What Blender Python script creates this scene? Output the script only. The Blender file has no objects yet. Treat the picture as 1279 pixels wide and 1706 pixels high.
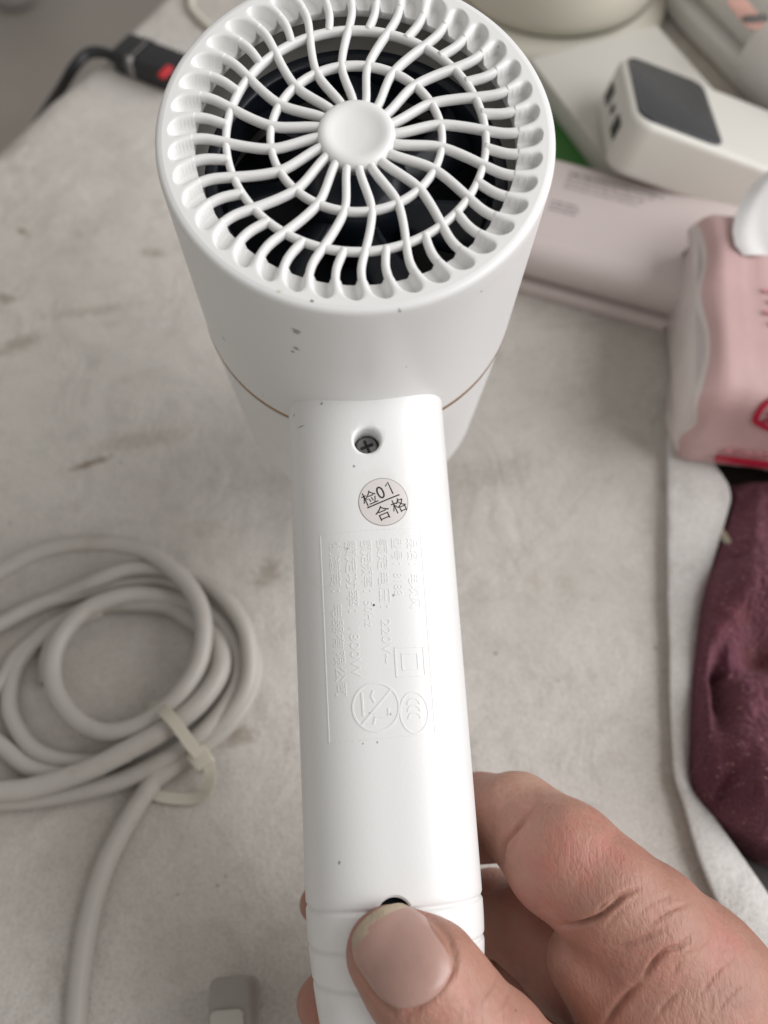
import bpy, bmesh, math, random
import numpy as np
from mathutils import Vector, Matrix, noise
random.seed(7); np.random.seed(7)
S = 0.001                                   # everything below is measured in millimetres
SC = bpy.context.scene
COL = SC.collection

# ------------------------------------------------------------------ camera, world, lamps, exposure
PITCH = math.radians(62); CAM_H = 276.6; FPX = 1500.0; W, H = 1279.0, 1706.0
cR = np.array([1., 0, 0]); cU = np.array([0, math.sin(PITCH), math.cos(PITCH)]); cF = np.array([0, math.cos(PITCH), -math.sin(PITCH)])
cam = bpy.data.cameras.new('camera'); cam_o = bpy.data.objects.new('camera', cam); COL.objects.link(cam_o); SC.camera = cam_o
cam.sensor_fit = 'VERTICAL'; cam.sensor_height = 36; cam.sensor_width = 27; cam.lens = FPX / H * 36
cam.clip_start = 0.01; cam.clip_end = 50
cam_o.location = (0, 0, CAM_H * S)
cam_o.rotation_euler = (math.pi / 2 - PITCH, 0, 0)
cam.dof.use_dof = True; cam.dof.focus_distance = 0.180; cam.dof.aperture_fstop = 11.5
wd = bpy.data.worlds.new('World'); SC.world = wd; wd.use_nodes = True
wd.node_tree.nodes['Background'].inputs[0].default_value = (1.0, 0.965, 0.92, 1)
wd.node_tree.nodes['Background'].inputs[1].default_value = 0.33
def area(name, loc, target, sx, sy, power, col):
    l = bpy.data.lights.new(name, 'AREA'); l.shape = 'RECTANGLE'; l.size = sx; l.size_y = sy; l.energy = power; l.color = col
    o = bpy.data.objects.new(name, l); COL.objects.link(o); o.location = loc
    o.rotation_euler = (Vector(target) - Vector(loc)).to_track_quat('-Z', 'Y').to_euler()
    return o
area('window_light', (1.25, 0.02, 0.92), (0, 0.16, 0.05), 1.7, 1.4, 27, (0.98, 0.985, 1.0))
SC.view_settings.view_transform = 'Standard'; SC.view_settings.look = 'None'
SC.view_settings.exposure = 0.2; SC.view_settings.gamma = 1
SC.render.film_transparent = False

# ------------------------------------------------------------------ helpers
def c2w(p):                                   # camera-frame mm (right, up, forward) -> world mm
    p = np.asarray(p, float)
    return p[..., 0:1] * cR + p[..., 1:2] * cU + p[..., 2:3] * cF + np.array([0, 0, CAM_H])
def C(px, py, depth): return np.array([(px - 639.5) / FPX * depth, (853 - py) / FPX * depth, depth])
def tp(px, py, h=0.0):                        # world point at height h
    d = cR * (px - 639.5) / FPX + cU * (853 - py) / FPX + cF
    return np.array([0, 0, CAM_H]) + d * ((h - CAM_H) / d[2])

def obj(name, verts, faces, m, parent=None, smooth=True, sharp=None):
    me = bpy.data.meshes.new(name)
    me.from_pydata([tuple(float(c) * S for c in v) for v in verts], [], [tuple(int(i) for i in f) for f in faces])
    return finish(name, me, m, parent, smooth, sharp)
def finish(name, me, m, parent=None, smooth=True, sharp=None):
    bm = bmesh.new(); bm.from_mesh(me); bmesh.ops.recalc_face_normals(bm, faces=bm.faces); bm.to_mesh(me); bm.free()
    if smooth: me.polygons.foreach_set('use_smooth', [True] * len(me.polygons))
    if smooth and sharp: me.set_sharp_from_angle(angle=math.radians(sharp))
    me.materials.append(m); me.update()
    o = bpy.data.objects.new(name, me); COL.objects.link(o)
    if parent: o.parent = parent
    return o
def empty(name, loc=(0, 0, 0), rz=0):
    o = bpy.data.objects.new(name, None); COL.objects.link(o); o.location = Vector(loc) * S; o.rotation_euler.z = rz
    o.empty_display_size = 0.01
    return o
def tag(o, label, cat, group=None):
    o['label'] = label; o['category'] = cat
    if group: o['group'] = group
    return o

class MB:
    def __init__(s): s.v = []; s.f = []
    def add(s, v, f):
        n = len(s.v); s.v += [tuple(map(float, p)) for p in v]; s.f += [tuple(i + n for i in q) for q in f]; return s
    def build(s, name, m, parent=None, smooth=True, sharp=None): return obj(name, s.v, s.f, m, parent, smooth, sharp)

def lathe(prof, n=96, close=False):           # prof [(r, z)]
    v = []; f = []
    for r, z in prof:
        for k in range(n):
            a = 2 * math.pi * k / n; v.append((r * math.cos(a), r * math.sin(a), z))
    m = len(prof)
    for i in range(m - 1 if not close else m):
        for k in range(n):
            j = (i + 1) % m; k2 = (k + 1) % n
            f.append((i * n + k, i * n + k2, j * n + k2, j * n + k))
    return v, f
def catmull(pts, sub=8, closed=False):
    P = [np.array(p, float) for p in pts]; n = len(P); out = []
    rng = range(n if closed else n - 1)
    for i in rng:
        p0 = P[(i - 1) % n] if (closed or i > 0) else 2 * P[0] - P[1]
        p1 = P[i]; p2 = P[(i + 1) % n]
        p3 = P[(i + 2) % n] if (closed or i + 2 < n) else 2 * P[-1] - P[-2]
        for k in range(sub):
            t = k / sub
            out.append(.5 * ((2 * p1) + (-p0 + p2) * t + (2 * p0 - 5 * p1 + 4 * p2 - p3) * t * t + (-p0 + 3 * p1 - 3 * p2 + p3) * t ** 3))
    if not closed: out.append(P[-1])
    return out
def sweep(path, sect, up=(0, 0, 1), cap=True, scale=None, closed=False):   # sect: list of (side, up) offsets
    path = [np.array(p, float) for p in path]; n = len(path); m = len(sect); v = []; f = []
    up = np.array(up, float)
    for i, p in enumerate(path):
        if closed: t = path[(i + 1) % n] - path[i - 1]
        else: t = path[min(i + 1, n - 1)] - path[max(i - 1, 0)]
        t = t / (np.linalg.norm(t) + 1e-9)
        sd = np.cross(t, up); sd /= (np.linalg.norm(sd) + 1e-9); u = np.cross(sd, t)
        k = 1 if scale is None else scale[i]
        for a, b in sect: v.append(p + sd * a * k + u * b * k)
    for i in range(n if closed else n - 1):
        for j in range(m):
            i2 = (i + 1) % n; j2 = (j + 1) % m
            f.append((i * m + j, i * m + j2, i2 * m + j2, i2 * m + j))
    if cap and not closed: f.append(tuple(range(m))); f.append(tuple((n - 1) * m + j for j in range(m)))
    return v, f
def circ(r, n=14, ry=None): return [(r * math.cos(2 * math.pi * k / n), (ry or r) * math.sin(2 * math.pi * k / n)) for k in range(n)]
def rbox(sx, sy, sz, r, seg=4, rt=None):      # rounded box, base on z=0, centred in x, y
    """plan corners of radius r, top and bottom edges of radius rt"""
    rt = rt or r * .5
    prof = [(-rt + rt * math.sin(a), rt - rt * math.cos(a)) for a in np.linspace(0, math.pi / 2, seg + 1)]
    prof += [(-rt + rt * math.cos(a), sz - rt + rt * math.sin(a)) for a in np.linspace(0, math.pi / 2, seg + 1)]
    v = []; f = []
    m = 4 * (seg * 2 + 1)
    for off, z in prof:
        rr = max(r + off, 0.02)
        for q, (cx, cy) in enumerate(((1, 1), (-1, 1), (-1, -1), (1, -1))):
            for k in range(seg * 2 + 1):
                a = math.pi / 2 * (q + k / (seg * 2))
                v.append((cx * (sx / 2 - r) + rr * math.cos(a), cy * (sy / 2 - r) + rr * math.sin(a), z))
    n = len(prof)
    for i in range(n - 1):
        for k in range(m): f.append((i * m + k, i * m + (k + 1) % m, (i + 1) * m + (k + 1) % m, (i + 1) * m + k))
    f.append(tuple(range(m))); f.append(tuple((n - 1) * m + k for k in range(m)))
    return v, f
def xf(vf, M=None, loc=(0, 0, 0)):
    v, f = vf; out = []
    for p in v:
        q = np.array(p, float)
        if M is not None: q = M @ q
        out.append(q + np.array(loc))
    return out, f
def rotz(a): return np.array([[math.cos(a), -math.sin(a), 0], [math.sin(a), math.cos(a), 0], [0, 0, 1]])
_tmp_curve = None
def text2d(body, size=1.0, extrude=.5, align='LEFT', res=3):
    c = bpy.data.curves.new('glyphs', 'FONT'); c.body = body; c.size = size; c.extrude = extrude; c.align_x = align; c.resolution_u = res
    o = bpy.data.objects.new('glyphs', c); COL.objects.link(o)
    dg = bpy.context.evaluated_depsgraph_get(); dg.update()
    me = o.evaluated_get(dg).to_mesh()
    v = [tuple(p.co) for p in me.vertices]; f = [tuple(p.vertices) for p in me.polygons]
    o.evaluated_get(dg).to_mesh_clear()
    bpy.data.objects.remove(o); bpy.data.curves.remove(c)
    return v, f

# ------------------------------------------------------------------ materials
def rgb(r, g, b):                            # sRGB 0-255 -> linear
    return tuple(((c / 255) / 12.92 if c / 255 <= .04045 else ((c / 255 + .055) / 1.055) ** 2.4) for c in (r, g, b)) + (1,)
def mat(name, col, rough=.5, var=.06, vscale=60., bump=0., bscale=900., spec=.5, sss=0., sss_r=(1, .4, .2), coat=0., metal=0., trans=0., stain=None, detail=6):
    m = bpy.data.materials.new(name); m.use_nodes = True; nt = m.node_tree; N = nt.nodes; L = nt.links
    b = N['Principled BSDF']; b.inputs['Roughness'].default_value = rough; b.inputs['Specular IOR Level'].default_value = spec
    b.inputs['Metallic'].default_value = metal; b.inputs['Coat Weight'].default_value = coat; b.inputs['Transmission Weight'].default_value = trans
    tc = N.new('ShaderNodeTexCoord')
    nz = N.new('ShaderNodeTexNoise'); nz.inputs['Scale'].default_value = vscale; nz.inputs['Detail'].default_value = detail
    L.new(tc.outputs['Object'], nz.inputs['Vector'])
    mx = N.new('ShaderNodeMix'); mx.data_type = 'RGBA'
    c2 = tuple(max(0, c * (1 - var * 2)) for c in col[:3]) + (1,); c1 = tuple(min(1, c * (1 + var)) for c in col[:3]) + (1,)
    mx.inputs[6].default_value = c1; mx.inputs[7].default_value = c2
    L.new(nz.outputs['Fac'], mx.inputs[0]); out = mx.outputs[2]
    m['_'] = 0
    if stain:                                # (colour, noise scale, low, high, amount)
        for sc_, lo, hi, scol, amt in stain:
            n2 = N.new('ShaderNodeTexNoise'); n2.inputs['Scale'].default_value = sc_; n2.inputs['Detail'].default_value = 8; n2.inputs['Roughness'].default_value = .62
            L.new(tc.outputs['Object'], n2.inputs['Vector'])
            mr = N.new('ShaderNodeMapRange'); mr.inputs[1].default_value = lo; mr.inputs[2].default_value = hi; mr.inputs[4].default_value = amt; mr.clamp = True
            L.new(n2.outputs['Fac'], mr.inputs[0])
            mm = N.new('ShaderNodeMix'); mm.data_type = 'RGBA'; mm.inputs[7].default_value = scol
            L.new(mr.outputs[0], mm.inputs[0]); L.new(out, mm.inputs[6]); out = mm.outputs[2]
    L.new(out, b.inputs['Base Color'])
    if sss:
        b.inputs['Subsurface Weight'].default_value = sss; b.inputs['Subsurface Radius'].default_value = sss_r; b.inputs['Subsurface Scale'].default_value = .0022
    if bump:
        nb = N.new('ShaderNodeTexNoise'); nb.inputs['Scale'].default_value = bscale; nb.inputs['Detail'].default_value = 3
        L.new(tc.outputs['Object'], nb.inputs['Vector'])
        bp = N.new('ShaderNodeBump'); bp.inputs['Strength'].default_value = bump; bp.inputs['Distance'].default_value = .0004
        L.new(nb.outputs['Fac'], bp.inputs['Height']); L.new(bp.outputs[0], b.inputs['Normal'])
    del m['_']
    return m
def add_specks(m, scale, size, col, maskscale=25., lo=.52):
    nt = m.node_tree; N = nt.nodes; L = nt.links; b = N['Principled BSDF']
    src = b.inputs['Base Color'].links[0].from_socket
    tc = N.new('ShaderNodeTexCoord')
    wz = N.new('ShaderNodeTexNoise'); wz.inputs['Scale'].default_value = 700; L.new(tc.outputs['Object'], wz.inputs['Vector'])
    vm = N.new('ShaderNodeVectorMath'); vm.operation = 'MULTIPLY_ADD'; vm.inputs[1].default_value = (.0016,) * 3
    L.new(wz.outputs['Color'], vm.inputs[0]); L.new(tc.outputs['Object'], vm.inputs[2])
    vo = N.new('ShaderNodeTexVoronoi'); vo.inputs['Scale'].default_value = scale; L.new(vm.outputs[0], vo.inputs['Vector'])
    sep = N.new('ShaderNodeSeparateColor'); L.new(vo.outputs['Color'], sep.inputs[0])
    th = N.new('ShaderNodeMath'); th.operation = 'MULTIPLY'; th.inputs[1].default_value = size; L.new(sep.outputs[0], th.inputs[0])
    lt = N.new('ShaderNodeMath'); lt.operation = 'LESS_THAN'; L.new(vo.outputs['Distance'], lt.inputs[0]); L.new(th.outputs[0], lt.inputs[1])
    nm = N.new('ShaderNodeMath'); nm.operation = 'GREATER_THAN'; nm.inputs[1].default_value = lo; L.new(sep.outputs[1], nm.inputs[0])
    mu = N.new('ShaderNodeMath'); mu.operation = 'MULTIPLY'; L.new(lt.outputs[0], mu.inputs[0]); L.new(nm.outputs[0], mu.inputs[1])
    mx = N.new('ShaderNodeMix'); mx.data_type = 'RGBA'; mx.inputs[7].default_value = col
    L.new(mu.outputs[0], mx.inputs[0]); L.new(src, mx.inputs[6]); L.new(mx.outputs[2], b.inputs['Base Color'])

def add_stain(m, cen, ang, half, col, amt=.8, nscale=500., soft=.9):
    """one stain or scuff: a ragged ellipse (centre and half axes in mm, object space) turned by ang about z"""
    nt = m.node_tree; N = nt.nodes; L = nt.links; b = N['Principled BSDF']; src = b.inputs['Base Color'].links[0].from_socket
    tc = N.new('ShaderNodeTexCoord'); sb = N.new('ShaderNodeVectorMath'); sb.operation = 'SUBTRACT'; sb.inputs[1].default_value = tuple(float(c) * S for c in cen)
    L.new(tc.outputs['Object'], sb.inputs[0])
    mp = N.new('ShaderNodeMapping'); mp.vector_type = 'TEXTURE'; mp.inputs['Rotation'].default_value = (0, 0, ang); mp.inputs['Scale'].default_value = tuple(h_ * S for h_ in half)
    L.new(sb.outputs[0], mp.inputs['Vector'])
    ln = N.new('ShaderNodeVectorMath'); ln.operation = 'LENGTH'; L.new(mp.outputs[0], ln.inputs[0])
    nz = N.new('ShaderNodeTexNoise'); nz.inputs['Scale'].default_value = nscale; nz.inputs['Detail'].default_value = 5; L.new(tc.outputs['Object'], nz.inputs['Vector'])
    ad = N.new('ShaderNodeMath'); ad.operation = 'MULTIPLY_ADD'; ad.inputs[1].default_value = 2.2; L.new(nz.outputs['Fac'], ad.inputs[0]); L.new(ln.outputs['Value'], ad.inputs[2])
    mr = N.new('ShaderNodeMapRange'); mr.inputs[1].default_value = 1.45; mr.inputs[2].default_value = 1.45 + soft; mr.inputs[3].default_value = amt; mr.inputs[4].default_value = 0; mr.clamp = True
    L.new(ad.outputs[0], mr.inputs[0])
    mx = N.new('ShaderNodeMix'); mx.data_type = 'RGBA'; mx.inputs[7].default_value = col
    L.new(mr.outputs[0], mx.inputs[0]); L.new(src, mx.inputs[6]); L.new(mx.outputs[2], b.inputs['Base Color'])

M = {}
M['shell'] = mat('white_shell_plastic', (.815, .81, .80, 1), .34, .015, 40, .05, 1600, stain=[(38, .60, .78, (.52, .45, .36, 1), .25)])
add_specks(M['shell'], 150, .05, (.10, .09, .08, 1), lo=.7)
M['shell2'] = mat('white_grille_plastic', (.815, .81, .795, 1), .36, .015, 60, .04, 1800, stain=[(55, .62, .8, (.50, .40, .28, 1), .3)])
add_specks(M['shell2'], 150, .07, (.08, .06, .04, 1), lo=.6)
M['emboss'] = mat('white_relief_plastic', (.815, .81, .80, 1), .34, .01, 40)
M['inner'] = mat('shaded_inner_wall', (.42, .40, .37, 1), .5, .05)  # white plastic wall with its shade put into a grey base colour
M['dark'] = mat('dark_fan_plastic', (.014, .018, .028, 1), .3, .2, 80)
M['dark2'] = mat('black_duct', (.009, .012, .018, 1), .45, .2, 80)
M['copper'] = mat('copper_trim', (.40, .24, .13, 1), .35, .15, 120, metal=.6)
M['steel'] = mat('screw_steel', (.30, .30, .30, 1), .35, .3, 400, metal=.9)
M['sticker'] = mat('sticker_paper', (.70, .655, .63, 1), .4, .02)
M['ink'] = mat('black_ink', (.012, .012, .012, 1), .5, .1)
M['edgegrey'] = mat('sticker_edge', (.30, .29, .27, 1), .5, .1)
M['cord'] = mat('grey_beige_cord', (.475, .445, .405, 1), .42, .07, 45, .06, 700, stain=[(60, .58, .75, (.25, .2, .15, 1), .35)])
M['tie'] = mat('milky_nylon', (.58, .54, .45, 1), .4, .05, sss=.2, sss_r=(1, 1, .8))
M['cream'] = mat('cream_plastic', (.66, .62, .53, 1), .38, .03, 20)
M['leadcream'] = mat('dull_cream_lead', (.40, .37, .28, 1), .5, .08)
M['creamwhite'] = mat('off_white_plastic', (.66, .64, .585, 1), .36, .02, 20)
M['carton'] = mat('white_carton', (.60, .575, .53, 1), .6, .03, 20, stain=[(14, .5, .75, (.42, .38, .32, 1), .35)])
M['green'] = mat('green_carton', (.035, .17, .025, 1), .5, .1, 30)
M['screen'] = mat('dark_gloss_panel', (.028, .03, .035, 1), .22, .05, 40)
M['port'] = mat('port_black', (.012, .012, .012, 1), .5, .1)
M['pinkbox'] = mat('pale_pink_plastic', (.63, .545, .525, 1), .42, .025, 25)
M['print'] = mat('grey_print', (.28, .25, .25, 1), .6, .2, 300)
M['tissuepack'] = mat('pink_plastic_film', (.62, .41, .40, 1), .40, .14, 40, .6, 70)
M['film'] = mat('milky_plastic_film', (.72, .645, .62, 1), .34, .10, 60, .7, 90)
M['tissue'] = mat('white_tissue', (.78, .76, .75, 1), .9, .02, 60, .2, 500)
M['redprint'] = mat('red_print', (.45, .015, .045, 1), .4, .15, 200)
M['pinkprint'] = mat('pink_print', (.60, .27, .28, 1), .45, .1, 200)
M['black'] = mat('black_rubber', (.016, .016, .018, 1), .45, .2, 80)
M['redplastic'] = mat('red_plastic', (.55, .02, .03, 1), .4, .1)
M['white2'] = mat('white_plastic_far', (.78, .765, .74, 1), .38, .03, 20)
M['greyplastic'] = mat('grey_connector', (.30, .28, .27, 1), .45, .1)
M['label_a'] = mat('orange_pink_label', (.58, .33, .27, 1), .5, .3, 90)
M['label_b'] = mat('dark_label', (.12, .11, .10, 1), .5, .25, 90)
M['floor'] = mat('grey_brown_floor', (.36, .325, .29, 1), .55, .10, 6, stain=[(3, .45, .7, (.28, .245, .215, 1), .6)])
M['plank'] = mat('dark_tabletop', (.035, .025, .022, 1), .5, .3, 20)
M['leaf'] = mat('dark_leaf', (.035, .045, .022, 1), .5, .4, 40)
M['pot'] = mat('white_pot', (.55, .54, .53, 1), .5, .05)
M['plug'] = mat('grey_plug_plastic', (.34, .31, .28, 1), .5, .1, 60, stain=[(120, .58, .66, (.05, .04, .03, 1), .8)])
M['pluglit'] = mat('lit_plug_plastic', (.50, .48, .43, 1), .5, .1, 60, stain=[(150, .6, .66, (.05, .04, .03, 1), .8)])

# nonwoven fabric: mottled off-white with stains, fine embossed dots and fibre noise
def fabric_mat(name, base, dot=.3):
    m = mat(name, base, .85, .07, 9, spec=.25, stain=[(9, .50, .72, (.40, .355, .30, 1), .5), (26, .60, .72, (.27, .21, .15, 1), .4), (5, .46, .70, (.45, .415, .375, 1), .55), (110, .50, .75, (.34, .315, .28, 1), .35), (1100, .44, .72, (.28, .26, .235, 1), .45)])
    add_specks(m, 130, .045, (.06, .045, .035, 1), lo=.8)
    nt = m.node_tree; N = nt.nodes; L = nt.links; b = N['Principled BSDF']
    tc = N.new('ShaderNodeTexCoord')
    vo = N.new('ShaderNodeTexVoronoi'); vo.inputs['Scale'].default_value = 900; vo.inputs['Randomness'].default_value = .6; L.new(tc.outputs['Object'], vo.inputs['Vector'])
    nz = N.new('ShaderNodeTexNoise'); nz.inputs['Scale'].default_value = 900; nz.inputs['Detail'].default_value = 4; L.new(tc.outputs['Object'], nz.inputs['Vector'])
    ad = N.new('ShaderNodeMath'); ad.operation = 'MULTIPLY_ADD'; ad.inputs[1].default_value = .8; L.new(nz.outputs['Fac'], ad.inputs[0]); L.new(vo.outputs['Distance'], ad.inputs[2])
    bp = N.new('ShaderNodeBump'); bp.inputs['Strength'].default_value = dot; bp.inputs['Distance'].default_value = .0005
    n3 = N.new('ShaderNodeTexNoise'); n3.inputs['Scale'].default_value = 30; n3.inputs['Detail'].default_value = 4; n3.inputs['Distortion'].default_value = 1.2; L.new(tc.outputs['Object'], n3.inputs['Vector'])
    b2 = N.new('ShaderNodeBump'); b2.inputs['Strength'].default_value = .55; b2.inputs['Distance'].default_value = .004
    L.new(n3.outputs['Fac'], b2.inputs['Height']); L.new(b2.outputs[0], bp.inputs['Normal'])
    L.new(ad.outputs[0], bp.inputs['Height']); L.new(bp.outputs[0], b.inputs['Normal'])
    return m
M['fabric'] = fabric_mat('nonwoven_fabric', (.61, .575, .53, 1))
M['fabric_hem'] = fabric_mat('nonwoven_hem', (.67, .65, .62, 1), .35)

def glitter_cloth():
    m = mat('maroon_glitter_knit', (.15, .055, .078, 1), .95, .3, 25, spec=.05, stain=[(16, .52, .68, (.17, .055, .035, 1), .6), (900, .55, .75, (.03, .008, .016, 1), .7)])
    nt = m.node_tree; N = nt.nodes; L = nt.links; b = N['Principled BSDF']
    b.inputs['Sheen Weight'].default_value = .35; b.inputs['Sheen Roughness'].default_value = .6; b.inputs['Sheen Tint'].default_value = (.55, .30, .32, 1)
    add_specks(m, 1050, .30, (.55, .36, .29, 1), lo=.62)
    tc = N.new('ShaderNodeTexCoord')
    nz = N.new('ShaderNodeTexNoise'); nz.inputs['Scale'].default_value = 650; nz.inputs['Detail'].default_value = 5; L.new(tc.outputs['Object'], nz.inputs['Vector'])
    bp = N.new('ShaderNodeBump'); bp.inputs['Strength'].default_value = 1; bp.inputs['Distance'].default_value = .0022
    L.new(nz.outputs['Fac'], bp.inputs['Height']); L.new(bp.outputs[0], b.inputs['Normal'])
    return m
M['maroon'] = glitter_cloth()

def skin_mat():
    m = mat('skin', (.43, .222, .165, 1), .47, .14, 90, spec=.42, sss=.22, sss_r=(1, .35, .18),
            stain=[(70, .46, .70, (.47, .155, .13, 1), .8), (240, .52, .70, (.34, .17, .125, 1), .35), (34, .50, .68, (.53, .34, .255, 1), .75), (620, .50, .72, (.32, .16, .12, 1), .3)])
    add_specks(m, 160, .07, (.16, .06, .04, 1), lo=.9)
    nt = m.node_tree; N = nt.nodes; L = nt.links; b = N['Principled BSDF']
    tc = N.new('ShaderNodeTexCoord')
    mp = N.new('ShaderNodeMapping'); mp.inputs['Rotation'].default_value = (0, .3, math.radians(38)); mp.inputs['Scale'].default_value = (1, .42, 1)
    L.new(tc.outputs['Object'], mp.inputs['Vector'])
    wv = N.new('ShaderNodeTexNoise'); wv.inputs['Scale'].default_value = 820; wv.inputs['Detail'].default_value = 4; wv.inputs['Distortion'].default_value = .6; L.new(mp.outputs[0], wv.inputs['Vector'])
    vo = N.new('ShaderNodeTexVoronoi'); vo.feature = 'DISTANCE_TO_EDGE'; vo.inputs['Scale'].default_value = 950; L.new(mp.outputs[0], vo.inputs['Vector'])
    pw = N.new('ShaderNodeMath'); pw.operation = 'MINIMUM'; pw.inputs[1].default_value = .18; L.new(vo.outputs['Distance'], pw.inputs[0])
    ad = N.new('ShaderNodeMath'); ad.operation = 'MULTIPLY_ADD'; ad.inputs[1].default_value = 1.3; L.new(wv.outputs['Fac'], ad.inputs[0]); L.new(pw.outputs[0], ad.inputs[2])
    bp = N.new('ShaderNodeBump'); bp.inputs['Strength'].default_value = .40; bp.inputs['Distance'].default_value = .0005
    L.new(ad.outputs[0], bp.inputs['Height']); L.new(bp.outputs[0], b.inputs['Normal'])
    return m
M['skin'] = skin_mat()
M['nail'] = mat('fingernail', (.48, .295, .25, 1), .28, .12, 120, .2, 420, spec=.5, sss=.2, sss_r=(1, .4, .25))
M['nailtip'] = mat('nail_free_edge', (.50, .40, .29, 1), .55, .2, 300, .5, 900)

# ------------------------------------------------------------------ the setting: floor, table top, fabric cover
for px_, py_, an_, hx_, hy_, am_ in ((38, 388, -35, 4.5, 1.6, .9), (150, 772, 22, 8.5, 1.5, .85), (30, 575, 30, 12, 3.5, .5), (150, 520, 12, 22, 3, .3), (255, 422, -10, 6, 2.5, .5), (10, 500, 0, 5, 3, .6), (445, 955, 60, 7, 4, .5), (395, 1228, 15, 6, 3, .6), (230, 735, 10, 16, 4, .3), (820, 790, 5, 16, 7, .25)):
    add_stain(M['fabric'], tp(px_, py_), math.radians(an_), (hx_, hy_, 30), (.19, .135, .085, 1), am_ * .85, 420, .9)
for px_, py_, r_ in ((985, 1000, .5), (825, 1090, .7), (295, 1490, .5), (18, 872, 1.0), (640, 1120, .5), (1092, 1080, .6), (1000, 1260, .5), (375, 1460, .6), (362, 1475, .6), (930, 1135, .5), (870, 830, .6)):
    add_stain(M['fabric'], tp(px_, py_), .4, (r_, r_ * .7, 30), (.06, .045, .035, 1), .9, 500, .4)
def edge_x_at(y):                             # far-left edge of the table, through two measured points
    a, b = tp(0, 230), tp(256, 0); t = (y - a[1]) / (b[1] - a[1]); return a[0] + t * (b[0] - a[0])
fl = obj('floor', [(-4000, -1500, -700), (4000, -1500, -700), (4000, 6000, -700), (-4000, 6000, -700)], [(0, 1, 2, 3)], M['floor'], smooth=False); fl['kind'] = 'structure'

HEM = [(1158, 545), (1130, 640), (1122, 705), (1120, 760), (1120, 860), (1121, 930), (1122, 1000), (1124, 1140), (1130, 1280), (1150, 1345), (1182, 1450), (1226, 1540), (1275, 1625), (1335, 1740)]
hemw = catmull([tp(x, y) for x, y in HEM], 6)
hy = np.array([p[1] for p in hemw][::-1]); hx = np.array([p[0] for p in hemw][::-1])
def right_x_at(y):
    if y > hy[-1]: return hx[-1] + (y - hy[-1]) * 30.0
    return float(np.interp(y, hy, hx))
def ground_z(x, y):
    v = Vector((x, y, 0))
    z = 1.6 * noise.noise(v * .011) + .8 * noise.noise(v * .028 + Vector((5, 1, 2))) + .25 * noise.noise(v * .08)
    r = 1 - abs(noise.noise(v * .009 + Vector((9, 3, 1)))); z += 1.4 * max(0, r - .86) / .14
    return z * .8
def build_cover():
    ys = np.linspace(-60, 900, 300); nx = 200; v = []; f = []
    for y in ys:
        x0 = edge_x_at(y); x0 = max(x0, -650); x1 = min(right_x_at(y), 900)
        if x1 - x0 < 4: x1 = x0 + 4
        for k in range(nx):
            x = x0 + (x1 - x0) * k / (nx - 1)
            z = ground_z(x, y)
            de = x - x0                                        # rolls over the far edge of the table
            if de < 12: z -= ((12 - de) / 12) ** 2 * 6
            v.append((x, y, z))
    for i in range(len(ys) - 1):
        for k in range(nx - 1): f.append((i * nx + k, i * nx + k + 1, (i + 1) * nx + k + 1, (i + 1) * nx + k))
    # skirt hanging over the far edge
    n0 = len(v)
    for i, y in enumerate(ys):
        p = v[i * nx]; v.append((p[0] - 2, p[1] + 1, p[2] - 14)); v.append((p[0] - 3, p[1] + 2, p[2] - 160))
    for i in range(len(ys) - 1):
        f.append((i * nx, (i + 1) * nx, n0 + 2 * (i + 1), n0 + 2 * i)); f.append((n0 + 2 * i, n0 + 2 * i + 2, n0 + 2 * i + 3, n0 + 2 * i + 1))
    return v, f
cover = MB().add(*build_cover()).build('table_cover', M['fabric']); cover['kind'] = 'structure'
ttx = [(edge_x_at(-60), -60), (900, -60), (900, 900), (edge_x_at(900), 900)]
tt = obj('table_top', [(x + (4 if i in (0, 3) else 0), y, z) for z in (-34, -9) for i, (x, y) in enumerate(ttx)],
         [(0, 1, 2, 3), (4, 5, 6, 7)] + [(i, (i + 1) % 4, 4 + (i + 1) % 4, 4 + i) for i in range(4)], M['plank'], smooth=False); tt['kind'] = 'structure'
# folded hem of the fabric, standing up along its right edge
HTOP = [(1168, 545, 3), (1150, 640, 3), (1150, 712, 3), (1188, 770, 3), (1216, 818, 3), (1206, 872, 3), (1170, 1000, 3), (1155, 1120, 3), (1150, 1220, 3), (1150, 1306, 3), (1191, 1364, 3), (1252, 1450, 3), (1312, 1540, 3), (1370, 1640, 3)]
HRID = [(1150, 545, 4), (1122, 640, 4.5), (1114, 705, 4.5), (1112, 760, 4.5), (1112, 860, 4.5), (1113, 1000, 4.5), (1116, 1140, 4.5), (1120, 1240, 4.5), (1124, 1290, 4.5), (1140, 1345, 4.5), (1172, 1450, 4.5), (1215, 1540, 4.5), (1262, 1625, 4.5)]
def resamp(P, n): return [np.array([np.interp(q, np.linspace(0, 1, len(P)), [p[c] for p in P]) for c in range(3)]) for q in np.linspace(0, 1, n)]
n = 90; top = resamp(catmull([tp(*q) for q in HTOP], 6), n); rid = resamp(catmull([tp(*q) for q in HRID], 6), n); hv = []; hf = []
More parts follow.
